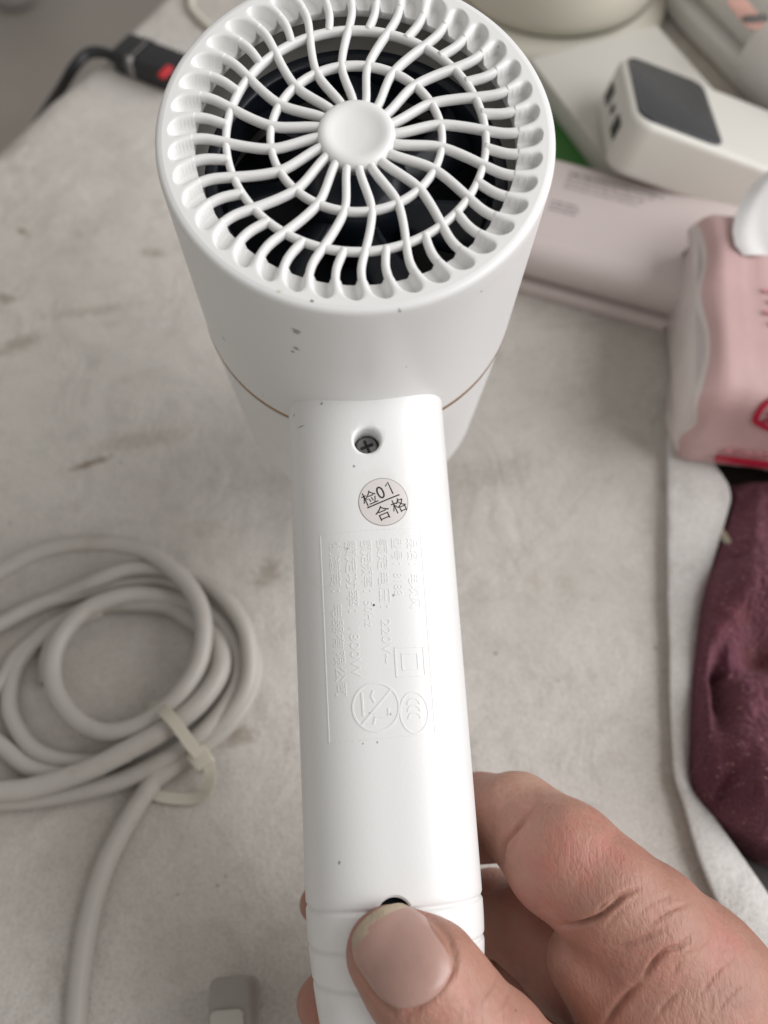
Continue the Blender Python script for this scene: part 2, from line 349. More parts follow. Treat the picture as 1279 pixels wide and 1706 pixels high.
for i in range(n):
    r0, t0 = rid[i], top[i]; row = []
    w_ = .35 * noise.noise(Vector(r0) * .07)
    row += [r0 + np.array([2.6, 0, -r0[2] - 1.0]), r0 + np.array([.9, 0, -r0[2] * .55]), r0 + np.array([.05 + w_, 0, -1.1]), r0 + np.array([.0 + w_, 0, -.35]), r0 + np.array([.5 + w_, 0, .05])]
    for k in range(1, 15):
        q = k / 14; p = (r0 + np.array([.5, 0, .05])) * (1 - q) + t0 * q
        p = p + np.array([0, 0, .9 * math.sin(math.pi * q) + .35 * noise.noise(Vector(p) * .11) * math.sin(math.pi * q)]); row.append(p)
    row += [t0 + np.array([.25, 0, -.35]), t0 + np.array([.1, 0, -.8]), t0 + np.array([-1.5, 0, -1.2])]
    hv += row; KK = len(row)
for i in range(n - 1):
    for k in range(KK - 1): hf.append((i * KK + k, i * KK + k + 1, (i + 1) * KK + k + 1, (i + 1) * KK + k))
obj('folded_hem', hv, hf, M['fabric_hem'], cover)

# ------------------------------------------------------------------ hair dryer
R = 37.0
def dryer_frame():
    cen = np.array([-.137, 1.889, 4.469]) * R; th, ps, ro = -.273, -.023, -.054
    a = np.array([math.sin(ps), math.sin(th) * math.cos(ps), math.cos(th) * math.cos(ps)])
    h0 = np.array([0, -1, 0.]); h0 -= a * (h0 @ a); h0 /= np.linalg.norm(h0); s0 = np.cross(h0, a)
    h = h0 * math.cos(ro) + s0 * math.sin(ro); s = np.cross(h, a)
    if s[0] < 0: s = -s
    return cen, a, h, s
DC, DA, DH, DS = dryer_frame()
def loc2cam(p):
    p = np.asarray(p, float); return DC + p[..., 0:1] * DS - p[..., 1:2] * DH - p[..., 2:3] * DA
def cam2loc(p):
    q = np.asarray(p, float) - DC; return np.stack([q @ DS, -(q @ DH), -(q @ DA)], -1)
def cam2px(p): return np.array([639.5 + FPX * p[0] / p[2], 853 - FPX * p[1] / p[2]])
def dirw(d): return d[0] * cR + d[1] * cU + d[2] * cF
dryer = empty('hair_dryer')
Mw = Matrix(np.stack([dirw(DS), -dirw(DH), -dirw(DA)], 1).tolist()).to_4x4(); Mw.translation = Vector(c2w(DC)) * S
dryer.matrix_world = Mw
tag(dryer, 'white hair dryer with swirled round rear grille, held upright by its handle', 'hair dryer')

# barrel
ST, SN = 55.8, 119.5
prof = [(35.7, -.05), (36.2, -.13), (36.6, -.38), (36.88, -.8), (37.0, -1.4)] + [(37 + .5 * s / ST, -s) for s in np.linspace(5, ST - 1.4, 14)] + [(37.5, -(ST - .5)), (37.4, -(ST - .1)), (37.0, -ST), (35.0, -ST)]
MB().add(*lathe(prof, 160)).build('rear_shell', M['shell'], dryer, sharp=50)
MB().add(*lathe([(35, -ST + .2), (37.3, -ST + .2), (37.55, -ST - .1), (37.6, -ST - .7), (37.55, -ST - 1.2), (35, -ST - 1.3)], 160)).build('trim_ring', M['copper'], dryer, sharp=40)
fp = [(34.5, -ST - 1.2), (37.2, -ST - 1.25), (37.35, -ST - 1.5)] + [(37.35 - 1.55 * t, -(ST + 1.5 + t * (SN - ST - 4))) for t in np.linspace(0, 1, 12)] + [(35.4, -SN + .9), (34.9, -SN), (33.6, -SN), (33.2, -SN + 1), (33, -SN + 30)]
MB().add(*lathe(fp, 160)).build('front_shell', M['shell'], dryer, sharp=50)
MB().add(*lathe([(0.01, -SN + 12), (33.1, -SN + 12)], 48)).build('outlet_grid', M['dark2'], dryer)

def on_barrel(px, py):
    th, q = -math.pi / 2, 25.
    def P(th, q): return np.array([37.2 * math.cos(th), 37.2 * math.sin(th), -q])
    for _ in range(40):
        r = cam2px(loc2cam(P(th, q))) - np.array([px, py]); e = 1e-3
        J = np.stack([(cam2px(loc2cam(P(th + e, q))) - np.array([px, py]) - r) / e, (cam2px(loc2cam(P(th, q + e))) - np.array([px, py]) - r) / e], 1)
        d = np.linalg.solve(J, -r); th += float(np.clip(d[0], -.2, .2)); q = float(np.clip(q + np.clip(d[1], -8, 8), 0, 60))
    return P(th, q)
for px_, py_, hx_, hz_ in ((494, 581, .75, .9), (487, 586, .5, .7), (492, 553, .8, 1.4), (666, 521, .45, .5), (677, 611, .4, .5), (372, 562, .4, .6), (848, 523, .5, .5), (802, 487, .35, .4)):
    add_stain(M['shell'], on_barrel(px_, py_), .2, (hx_, 1.5, hz_), (.09, .075, .065, 1), .6, 900, .7)
# rear grille: rim with forty pockets as real relief
PH = [(.15, 0), (.19, 0), (.30, 5), (.38, 7), (.44, 6.5), (.55, 3), (.65, 0), (.74, -1.9), (.80, -1.9), (.88, -.6), (.96, 1.6)]
def phi(r): return math.radians(float(np.interp(r, [a for a, _ in PH], [b for _, b in PH])))
rr_ = np.linspace(.1, 1, 181); ph_ = np.interp(rr_, [a for a, _ in PH], [b for _, b in PH])
for _ in range(40): ph_[1:-1] = .25 * ph_[:-2] + .5 * ph_[1:-1] + .25 * ph_[2:]
def phs(r): return math.radians(float(np.interp(r, rr_, ph_)))
TH0 = -math.pi / 2 + math.radians(.6)
def polar(r, th, z): return (r * R * math.cos(th), r * R * math.sin(th), z)
RI = .812
def rim_z(r, th):
    # signed distance in mm to nearest pocket (pocket centre-lines lie between ribs)
    q = (th - TH0 - phs(r)) / (2 * math.pi / 40) - .5
    q -= round(q)
    x = q * (2 * math.pi / 40) * r * R
    hw = (2 * math.pi / 40) * r * R / 2 - (.72 + .5 * max(0., (r - .80) / .13))
    rend = .928 * R; y = r * R - (rend - hw)
    d = (math.hypot(x, max(y, 0)) if y > 0 else abs(x)) - hw
    t = min(max((-d + .2) / .75, 0), 1); t = t * t * (3 - 2 * t)
    zz = -2.7 * t
    if d > -.1:                                # rounded crest of ribs between the pockets
        inner = min(max((.93 - r) / .05, 0), 1)
        zz -= inner * .5 * (abs(.5 - abs(q)) * 0 + min(1, max(0, 1 - d / .95))) ** 2
    return zz
nr, na = 44, 40 * 22; v = []; f = []
for i in range(nr):
    r = RI + (35.72 / R - RI) * i / (nr - 1)
    for k in range(na):
        th = 2 * math.pi * k / na; v.append(polar(r, th, rim_z(r, th) if i < nr - 1 else -.05))
for i in range(nr - 1):
    for k in range(na): f.append((i * na + k, i * na + (k + 1) % na, (i + 1) * na + (k + 1) % na, (i + 1) * na + k))
b0 = len(v)
for k in range(na): th = 2 * math.pi * k / na; v.append(polar(RI, th, -4.2))
for k in range(na): f.append((k, (k + 1) % na, b0 + (k + 1) % na, b0 + k))
obj('grille_rim', v, f, M['shell2'], dryer)
for x_, y_, hx_, hy_, c_ in ((-20.2, -20.6, .35, 1.1, (.30, .17, .08, 1)), (-9.5, -34.3, .9, .5, (.10, .09, .08, 1)), (-11.0, -35.0, .4, .4, (.10, .09, .08, 1)), (-15.5, -32.3, 2.2, .6, (.55, .46, .34, 1)), (34.0, -3.0, .4, .4, (.08, .07, .06, 1))):
    add_stain(M['shell2'], (x_, y_, -1), .5, (hx_, hy_, 3), c_, .85, 900, .5)
# ribs (rounded bars)
def barsect(w, h, n=12):
    out = []
    for k in range(n):
        a = 2 * math.pi * k / n; c, s_ = math.cos(a), math.sin(a)
        out.append((w / 2 * math.copysign(abs(c) ** .75, c), -h / 2 + h / 2 * math.copysign(abs(s_) ** .75, s_)))
    return out
def rib_mesh(r0, r1, n=34, w=1.55, h=2.2):
    path = []; sc = []
    for r in np.linspace(r0, r1, n):
        path.append(polar(r, TH0 + phs(r), -.16 - .30 * math.sin(min(1, max(0, (r - .2) / .6)) * math.pi) - 1.2 * max(0, (r - .86) / .04) ** 2))
    v, f = sweep(path, barsect(w, h)); return v, f
for nm, r0, r1 in (('spoke', .15, .90), ('short_rib', .645, .90)):
    v, f = rib_mesh(r0, r1)
    first = obj(nm, v, f, M['shell2'], dryer)
    off = 0 if nm == 'spoke' else math.pi / 20
    for k in range(20):
        o = first if k == 0 else first.copy()
        if k: COL.objects.link(o); o.parent = dryer
        o.rotation_euler.z = 2 * math.pi * k / 20 + off
for rad in (.43, .65):
    path = [polar(rad, 2 * math.pi * k / 160, -.55) for k in range(160)]
    MB().add(*sweep(path, barsect(1.45, 2.1), closed=True)).build('ring_bar', M['shell2'], dryer)
MB().add(*lathe([(.01, -.55), (2, -.5), (3.6, -.3), (4.6, 0), (5.4, .25), (6.1, .3), (6.7, .1), (7.1, -.2), (7.25, -1.0), (7.25, -3), (.01, -3)], 64)).build('hub', M['shell2'], dryer)
# inside: duct wall, dark fan
MB().add(*lathe([(RI * R + .1, -4.1), (RI * R + .6, -4.6), (RI * R - .2, -12.2), (RI * R - .2, -30)], 96)).build('duct_wall', M['inner'], dryer)
MB().add(*lathe([(.01, -29), (RI * R, -29)], 64)).build('duct_floor', M['dark2'], dryer)
MB().add(*lathe([(RI * R - .3, -12.4), (RI * R - 2.6, -12.2), (RI * R - 2.9, -13), (RI * R - 2.9, -22)], 96)).build('fan_shroud', M['dark'], dryer)
MB().add(*lathe([(.01, -12), (7, -12.2), (10, -14), (11, -17), (11, -28)], 64)).build('fan_hub', M['dark'], dryer)
bv = []; bf = []; nb = 12
for i in range(nb):
    r = 10 + (26.2 - 10) * i / (nb - 1); tw = math.radians(38 - 14 * i / nb); ch = 7 + 5 * i / nb
    for j in range(5):
        u = (j / 4 - .5) * ch
        for s_ in (.35, -.35):
            al = .02 * i + (u * math.cos(tw)) / r
            bv.append((r * math.cos(al), r * math.sin(al), -18 + u * math.sin(tw) + s_ + .7 * math.cos(u / ch * math.pi)))
for i in range(nb - 1):
    for j in range(4):
        for s_ in (0, 1):
            a = (i * 5 + j) * 2 + s_; b = a + 10; bf.append((a, a + 2, b + 2, b))
    for j in (0, 4): a = (i * 5 + j) * 2; bf.append((a, a + 1, a + 11, a + 10))
first = obj('fan_blade', bv, bf, M['dark'], dryer)
for k in range(7):
    o = first if k == 0 else first.copy()
    if k: COL.objects.link(o); o.parent = dryer
    o.rotation_euler.z = 2 * math.pi * k / 7 + .3

# handle
HS, HWX, HWZ, HN = 57.5, 17.75, 19.5, 2.7
def hnorm(x, z): return (abs(x / HWX) ** HN + abs(z / HWZ) ** HN) ** (1 / HN)
GROOVES = []
def hscale(t):
    if t < 139: s = 1.0 + .004 * math.sin(t / 45)
    else:
        u = (t - 139) / 46.0; s = max(.02, 1 - .42 * u ** 1.7)
    for g in GROOVES:
        s -= .030 * math.exp(-((t - g) / .42) ** 2)
    return s
def hz(x, t):
    s = hscale(t); q = max(0., 1 - abs(x / (HWX * s)) ** HN)
    return -HS + HWZ * s * q ** (1 / HN)
def on_handle(px, py):
    x, t = 0., 80.
    for _ in range(30):
        def F(x, t): return cam2px(loc2cam(np.array([x, -t, hz(x, t)]))) - np.array([px, py])
        r = F(x, t); e = .05
        J = np.stack([(F(x + e, t) - r) / e, (F(x, t + e) - r) / e], 1)
        d = np.linalg.solve(J, -r); x = float(np.clip(x + np.clip(d[0], -4, 4), -17, 17)); t += float(np.clip(d[1], -20, 20))
    return x, t
G0 = on_handle(560, 1521)[1]; G1 = on_handle(570, 1592)[1]; G2 = on_handle(580, 1655)[1]
GROOVES[:] = [G0, G1, G2]
def hnormal(x, t):
    e = .05; p = np.array([x, -t, hz(x, t)]); px_ = np.array([x + e, -t, hz(x + e, t)]); pt = np.array([x, -(t + e), hz(x, t + e)])
    n_ = np.cross(px_ - p, -(pt - p)); n_ /= np.linalg.norm(n_); return n_ if n_[2] > 0 else -n_
ts = sorted(list(np.linspace(22, 138, 60)) + list(np.linspace(139, 186, 90)) + [g + d for g in GROOVES for d in (-.8, -.45, -.2, 0, .2, .45, .8)])
NA = 120; v = []; f = []
for t in ts:
    s = hscale(t)
    for k in range(NA):
        a = 2 * math.pi * k / NA; c, s_ = math.cos(a), math.sin(a)
        q = (abs(c) ** HN + abs(s_) ** HN) ** (-1 / HN)
        v.append((HWX * s * c * q, -t, -HS + HWZ * s * s_ * q))
for i in range(len(ts) - 1):
    for k in range(NA): f.append((i * NA + k, i * NA + (k + 1) % NA, (i + 1) * NA + (k + 1) % NA, (i + 1) * NA + k))
f.append(tuple(range(NA))); f.append(tuple((len(ts) - 1) * NA + k for k in range(NA)))
handle = obj('handle', v, f, M['shell'], dryer)
def basis(x, t):
    nz_ = hnormal(x, t); ux = np.array([1., 0, 0]); ux -= nz_ * (ux @ nz_); ux /= np.linalg.norm(ux); uy = np.cross(nz_, ux)
    return np.stack([ux, uy, nz_], 1), np.array([x, -t, hz(x, t)])
def boolean_cut(target, cutters):
    for vf in cutters:
        c = obj('cutter', *vf, M['shell'])
        c.matrix_world = Mw
        bpy.context.view_layer.update()
        md = target.modifiers.new('cut', 'BOOLEAN'); md.object = c; md.operation = 'DIFFERENCE'; md.solver = 'EXACT'
        dg = bpy.context.evaluated_depsgraph_get(); dg.update()
        me = bpy.data.meshes.new_from_object(target.evaluated_get(dg)); target.modifiers.clear()
        old = target.data; target.data = me; bpy.data.meshes.remove(old); bpy.data.objects.remove(c)
    me = target.data; me.polygons.foreach_set('use_smooth', [True] * len(me.polygons)); me.set_sharp_from_angle(angle=math.radians(38)); me.name = 'handle'
sx, stt = on_handle(611, 733); Bs, Ps = basis(sx, stt)
lx, lt_ = on_handle(657, 1526); Bl, Pl = basis(lx, lt_)
def hole(r, depth, lip):
    pr = [(.001, -depth), (r, -depth), (r, -lip * 1.0), (r + lip * .12, -lip * .55), (r + lip * .42, -lip * .18), (r + lip * 1.0, .04), (r + lip * 1.0, 4), (.001, 4)]
    return lathe(pr, 40)
for px_, py_, hx_, hy_ in ((500, 711, 1.6, .25), (490, 692, .3, .5), (536, 672, .45, .4), (589, 777, .35, .35), (565, 911, .3, .3), (578, 914, .3, .3), (682, 907, .2, .5), (655, 992, .3, .3), (618, 1188, .5, .3), (650, 1190, .3, .3), (628, 1236, .35, .35), (565, 1437, .3, .4)):
    x_, t_ = on_handle(px_, py_); add_stain(M['shell'], (x_, -t_, hz(x_, t_)), -.2, (hx_, hy_, 1.5), (.07, .06, .055, 1), .6, 900, .6)
boolean_cut(handle, [xf(hole(2.75, 9, .9), Bs, Ps), xf(hole(3.1, 7, .5), Bl, Pl)])
# screw with a cross slot, sitting deep in its hole
tilt = np.array([[1, 0, 0], [0, 1, 0], [0, 0, 1]])
sv = MB()
sv.add(*xf(lathe([(.001, -4.1), (.5, -4.1), (2.0, -4.2), (2.35, -4.6), (2.45, -5.2), (2.45, -9)], 32), Bs, Ps))
screw = sv.build('screw', M['steel'], dryer, sharp=30)
slot = MB()
for a in (.35, .35 + math.pi / 2):
    b = rbox(2.9, .62, .35, .1, 1); slot.add(*xf(xf(b, rotz(a), (0, 0, -4.25)), Bs, Ps))
slot.build('cross_slot', M['port'], screw, smooth=False)
MB().add(*xf(lathe([(.001, -2.4), (3.05, -2.4), (3.05, -6)], 32), Bl, Pl)).build('hole_dark_disc', M['dark2'], dryer)  # black disc filling the hanging hole to make its inside dark
MB().add(*xf(lathe([(5.2, 0), (5.4, -3), (4.6, -8), (4.2, -22), (3.2, -24)], 32), np.array([[1, 0, 0], [0, 0, 1], [0, -1, 0.]]).T @ np.eye(3), (0, -184, -HS))).build('strain_relief', M['shell'], dryer)

# things laid on the handle surface
def wrap(vf, x0, t0, ang, top, bottom, name, m, parent):
    """2-D outline (x right, y up, z +-) wrapped on the handle around (x0, t0), turned by ang"""
    v, f = vf; out = []; ca, sa = math.cos(ang), math.sin(ang)
    for p in v:
        x = x0 + p[0] * ca - p[1] * sa; t = t0 - (p[0] * sa + p[1] * ca)
        n_ = hnormal(x, t); b_ = np.array([x, -t, hz(x, t)])
        out.append(b_ + n_ * (top if p[2] > 0 else bottom))
    return obj(name, out, f, m, parent, smooth=False)
def disc2d(r, z0=-.5, z1=.5, rings=8, n=56):
    v = []; f = []
    for i in range(rings + 1):
        for k in range(n): a = 2 * math.pi * k / n; v.append((r * i / rings * math.cos(a), r * i / rings * math.sin(a), z1))
    for i in range(rings):
        for k in range(n): f.append((i * n + k, i * n + (k + 1) % n, (i + 1) * n + (k + 1) % n, (i + 1) * n + k))
    b = len(v)
    for k in range(n): a = 2 * math.pi * k / n; v.append((r * math.cos(a), r * math.sin(a), z0))
    for k in range(n): f.append((rings * n + k, rings * n + (k + 1) % n, b + (k + 1) % n, b + k))
    return v, f
def stroke2d(pts, w, closed=False, sub=1):
    """flat raised stroke along 2-D points"""
    P = [np.array((p[0], p[1], 0.)) for p in pts]
    if not closed:
        Q = []
        for a, b in zip(P[:-1], P[1:]):
            k = max(1, int(np.linalg.norm(b - a) / 1.2)); Q += [a + (b - a) * j / k for j in range(k)]
        P = Q + [P[-1]]
    return sweep(P, [(-w / 2, -.5), (w / 2, -.5), (w / 2 * .7, .5), (-w / 2 * .7, .5)], closed=closed)
kx, kt = on_handle(638.5, 836)
SR = 5.15
wrap(disc2d(SR), kx, kt, 0, .05, -.1, 'sticker_edge', M['edgegrey'], dryer)
sticker = wrap(disc2d(SR - .14), kx, kt, 0, .075, -.1, 'inspection_sticker', M['sticker'], dryer)
sticker['label'] = 'small round paper inspection sticker with black characters'
SA = math.radians(21)
def put_text(body, size, ox, oy, x0, t0, ang, top, name, m, parent, sy=1.0, sxx=1.0, align='LEFT', res=3, bottom=-.05):
    v, f = text2d(body, size, .5, align, res)
    v = [(p[0] * sxx + ox, p[1] * sy + oy, p[2]) for p in v]
    return wrap((v, f), x0, t0, ang, top, bottom, name, m, parent)
put_text('检', 3.3, -3.95, .62, kx, kt, SA, .105, 'printed_character', M['ink'], sticker, res=4)
put_text('0', 3.9, -.62, .72, kx, kt, SA, .105, 'printed_character', M['ink'], sticker, sxx=.9)
wrap(stroke2d([(1.75, 2.85), (2.55, 3.5), (2.55, .75)], .36), kx, kt, SA, .105, -.05, 'printed_character', M['ink'], sticker)
put_text('合', 3.3, -2.75, -3.35, kx, kt, SA, .105, 'printed_character', M['ink'], sticker, res=4)
put_text('格', 3.3, .95, -3.2, kx, kt, SA, .105, 'printed_character', M['ink'], sticker, res=4)
wrap(stroke2d([(-3.6, .12), (3.7, .12)], .36), kx, kt, SA, .105, -.05, 'printed_line', M['ink'], sticker)

# moulded rating plate: frame, six lines of lettering that run down the handle, three marks
EH = .06
cs = [on_handle(533, 893), on_handle(700, 880), on_handle(725, 1222), on_handle(548, 1238)]
def frame_stroke(pts, w, name):
    P = [np.array((x, -t, 0.)) for x, t in pts]
    v, f = stroke2d(P, w); out = []
    for p in v:
        n_ = hnormal(p[0], -p[1]); out.append(np.array([p[0], p[1], hz(p[0], -p[1])]) + n_ * (EH if p[2] > 0 else -.1))
    return obj(name, out, f, M['emboss'], dryer, smooth=False)
for a, b in zip(cs, cs[1:] + cs[:1]): frame_stroke([a, b], .32, 'plate_border')
lines = [('品名：电吹风', 686, 896, 2.45), ('型号：8188', 660, 896, 2.4), ('额定电压：220V~', 636, 897, 2.5), ('额定频率：50Hz', 609, 899, 2.5), ('额定功率：1800W', 583, 900, 2.6), ('制造商：电器有限公司', 556, 902, 2.4)]
for body, px_, py_, sz in lines:
    x0, t0 = on_handle(px_, py_); x1, t1 = on_handle(px_ + 9, 1085)
    ang = -math.pi / 2 + math.atan2(x1 - x0, t1 - t0)
    stretch = 1.0 if len(body) != 10 else 1.32
    o = put_text(body, sz, 0, -sz * .36, x0, t0, ang, EH, 'moulded_lettering', M['emboss'], dryer, sxx=stretch, res=2, bottom=-.1)
def mark(strokes, px_, py_, name, w=.42):
    x0, t0 = on_handle(px_, py_); mb = MB()
    for pts, cl in strokes: mb.add(*stroke2d(pts, w, cl))
    return wrap((mb.v, mb.f), x0, t0, 0, EH * 1.25, -.1, name, M['emboss'], dryer)
def sq(r): return ([(-r, -r), (r, -r), (r, r), (-r, r), (-r, -r)], False)
mark([sq(2.85), sq(1.55)], 683, 1102, 'double_square_mark')
def ell(rx, ry, n=48): return ([(rx * math.cos(2 * math.pi * k / n), ry * math.sin(2 * math.pi * k / n)) for k in range(n)], True)
mark([ell(4.5, 4.6), ([(-3.0, -3.3), (3.2, 3.2)], False), ([(-2.6, 2.9), (-2.5, -1.6)], False), ([(-.3, 3.2), (-.8, 2.1), (-.2, .9)], False), ([(2.4, -.3), (2.4, -1.9), (-.2, -1.9), (-.6, -3.2)], False)], 626, 1178, 'no_bathing_mark', .5)
def arc(cx, cy, r, a0, a1, n=10): return ([(cx + r * math.cos(a0 + (a1 - a0) * k / n), cy + r * math.sin(a0 + (a1 - a0) * k / n)) for k in range(n + 1)], False)
mark([ell(2.75, 3.9), arc(0, 1.5, 1.2, math.pi, 0), arc(0, .2, 1.2, math.pi, 0), arc(0, -1.2, 1.2, math.pi, 0)], 690, 1187, 'certification_mark')

# ------------------------------------------------------------------ hand
def roundcone(P, a, b, r1, r2):
    ba = b - a; l2 = ba @ ba; rr = r1 - r2; a2 = l2 - rr * rr; il2 = 1 / l2
    pa = P - a; y = pa @ ba; z = y - l2
    xv = pa * l2 - ba * y[..., None]; x2 = (xv * xv).sum(-1); y2 = y * y * l2; z2 = z * z * l2
    k = np.sign(rr) * rr * rr * x2
    d = (np.sqrt(x2 * a2 * il2) + y * rr) * il2 - r1
    c1 = np.sign(z) * a2 * z2 > k; c2 = np.sign(y) * a2 * y2 < k
    d = np.where(c2, np.sqrt(x2 + y2) * il2 - r1, d); d = np.where(c1, np.sqrt(x2 + z2) * il2 - r2, d)
    return d
def smin(a, b, k):
    h = np.clip(.5 + .5 * (b - a) / k, 0, 1); return b * (1 - h) + a * h - k * h * (1 - h)
CH = {   # joint chains: (px, py, depth mm, radius mm)
    'thumb': [(655, 1588, 164, 8.6), (706, 1634, 161.5, 10.2), (752, 1690, 162, 10.4), (815, 1755, 165, 11.0), (900, 1850, 172, 13.5), (1010, 1960, 180, 17)],
    'index': [(530, 1505, 216, 4.6), (605, 1460, 223, 7.0), (700, 1398, 222, 8.6), (800, 1362, 211, 9.8), (862, 1362, 200, 9.6), (940, 1432, 186, 11.9), (1010, 1492, 182, 11.6), (1075, 1550, 182, 13.2)],
    'middle': [(545, 1672, 213, 7.2), (620, 1590, 225, 8.0), (730, 1540, 226, 8.8), (822, 1520, 216, 9.6), (880, 1545, 205, 9.8), (960, 1610, 198, 11.5), (1060, 1680, 196, 12)],
    'ring': [(590, 1780, 214, 7.2), (690, 1690, 228, 8.2), (800, 1640, 222, 9), (890, 1660, 211, 9.5), (980, 1740, 205, 11), (1080, 1820, 204, 12)],
}
PALM = [[(1075, 1545, 183, 12.6), (1150, 1640, 185, 16), (1260, 1800, 190, 21)], [(985, 1600, 184, 9.0), (1090, 1690, 182, 14), (1200, 1830, 188, 22)],
        [(1010, 1960, 180, 16), (1150, 1840, 180, 17), (1260, 1830, 190, 22)], [(1260, 1800, 190, 22), (1420, 2000, 200, 26)], [(1150, 1760, 200, 18), (1300, 1930, 205, 24)]]
def chain(P, pts, k):
    J = [(C(*q[:3]), q[3]) for q in pts]; d = None
    for (a, r1), (b, r2) in zip(J[:-1], J[1:]):
        e = roundcone(P, a, b, r1, r2); d = e if d is None else smin(d, e, k)
    return d
def hand_sdf(P):
    fi = chain(P, CH['index'], 2.0); mi = chain(P, CH['middle'], 2.0); ri = chain(P, CH['ring'], 2.0); th = chain(P, CH['thumb'], 3.0)
    d = smin(fi, mi, .7); d = smin(d, ri, .7)
    pl = None
    for q in PALM: e = chain(P, q, 4.0); pl = e if pl is None else smin(pl, e, 5.0)
    d = smin(d, pl, 2.2); d = smin(d, th, 1.6)
    L = cam2loc(P); t = -L[..., 1]
    u = np.clip((t - 139) / 46.0, 0, 1.3); s = np.where(t < 139, 1.0, np.maximum(.02, 1 - .42 * u ** 1.7))
    q = (np.abs(L[..., 0] / (HWX * s)) ** HN + np.abs((L[..., 2] + HS) / (HWZ * s)) ** HN) ** (1 / HN)
    hd = (q - 1) * s * 17.5 - .02
    hd = np.maximum(hd, t - 186)
    return np.maximum(d, -hd)
def surface_nets(fun, lo, hi, h):
    n = np.ceil((hi - lo) / h).astype(int) + 1
    ax = [lo[i] + h * np.arange(n[i]) for i in range(3)]
    D = np.empty(n, np.float32)
    B = 12                                       # blocks far from the surface only get a sign
    for i0 in range(0, n[0], B):
        for j0 in range(0, n[1], B):
            cz = np.arange(0, n[2], B)
            ctr = np.stack([np.full(len(cz), lo[0] + h * (i0 + B / 2)), np.full(len(cz), lo[1] + h * (j0 + B / 2)), lo[2] + h * (cz + B / 2)], -1)
            dc = fun(ctr); far = np.abs(dc) > h * B * .87 * 1.2 + .6
            for k0, fr, dv in zip(cz, far, dc):
                sl_ = (slice(i0, i0 + B), slice(j0, j0 + B), slice(k0, k0 + B))
                if fr: D[sl_] = dv
                else:
                    X, Y, Z = np.meshgrid(ax[0][sl_[0]], ax[1][sl_[1]], ax[2][sl_[2]], indexing='ij'); D[sl_] = fun(np.stack([X, Y, Z], -1))
    cnt = np.zeros(n - 1, np.int32); acc = np.zeros(tuple(n - 1) + (3,), np.float32)
    sl = lambda o, k: slice(o, o + n[k] - 1)
    for axn in range(3):
        oth = [k for k in range(3) if k != axn]
        for o1 in (0, 1):
            for o2 in (0, 1):
                s0 = [None] * 3; s1 = [None] * 3; off = [0, 0, 0]
                s0[axn] = sl(0, axn); s1[axn] = sl(1, axn)
                for k, o in zip(oth, (o1, o2)): s0[k] = s1[k] = sl(o, k); off[k] = o
                a = D[tuple(s0)]; b = D[tuple(s1)]; m = (a < 0) != (b < 0)
                t = np.where(m, a / np.where(m, a - b, 1), 0)
                cnt += m
                for k in range(3): acc[..., k] += np.where(m, t if k == axn else off[k], 0)
    act = cnt > 0; idx = -np.ones(n - 1, np.int64); idx[act] = np.arange(act.sum())
    base = np.stack(np.nonzero(act), 1); V = lo + h * (base + acc[act] / cnt[act][:, None])
    Q = []
    for axn in range(3):
        oth = [k for k in range(3) if k != axn]
        s0 = [slice(None)] * 3; s1 = [slice(None)] * 3; s0[axn] = slice(0, -1); s1[axn] = slice(1, None)
        m = (D[tuple(s0)] < 0) != (D[tuple(s1)] < 0)
        I = np.stack(np.nonzero(m), 1)
        ok = np.all([(I[:, k] > 0) & (I[:, k] < n[k] - 1) for k in oth], 0); I = I[ok]
        def g(d1, d2):
            J = I.copy(); J[:, oth[0]] -= d1; J[:, oth[1]] -= d2; return idx[J[:, 0], J[:, 1], J[:, 2]]
        Q.append(np.stack([g(1, 1), g(0, 1), g(0, 0), g(1, 0)], 1))
    return V, np.concatenate(Q)
allp = [C(*q[:3]) for c in list(CH.values()) + PALM for q in c]
lo = np.min(allp, 0) - 26; hi = np.max(allp, 0) + 26
lo[1] = max(lo[1], -150); hi[0] = min(hi[0], 110)
V, Q = surface_nets(hand_sdf, lo, hi, .44)
def grad(P, e=.25):
    g = np.stack([hand_sdf(P + np.eye(3)[k] * e) - hand_sdf(P - np.eye(3)[k] * e) for k in range(3)], -1); return g / (np.linalg.norm(g, axis=1)[:, None] + 1e-9)
Nn = grad(V); V = V - Nn * hand_sdf(V)[:, None] * .9
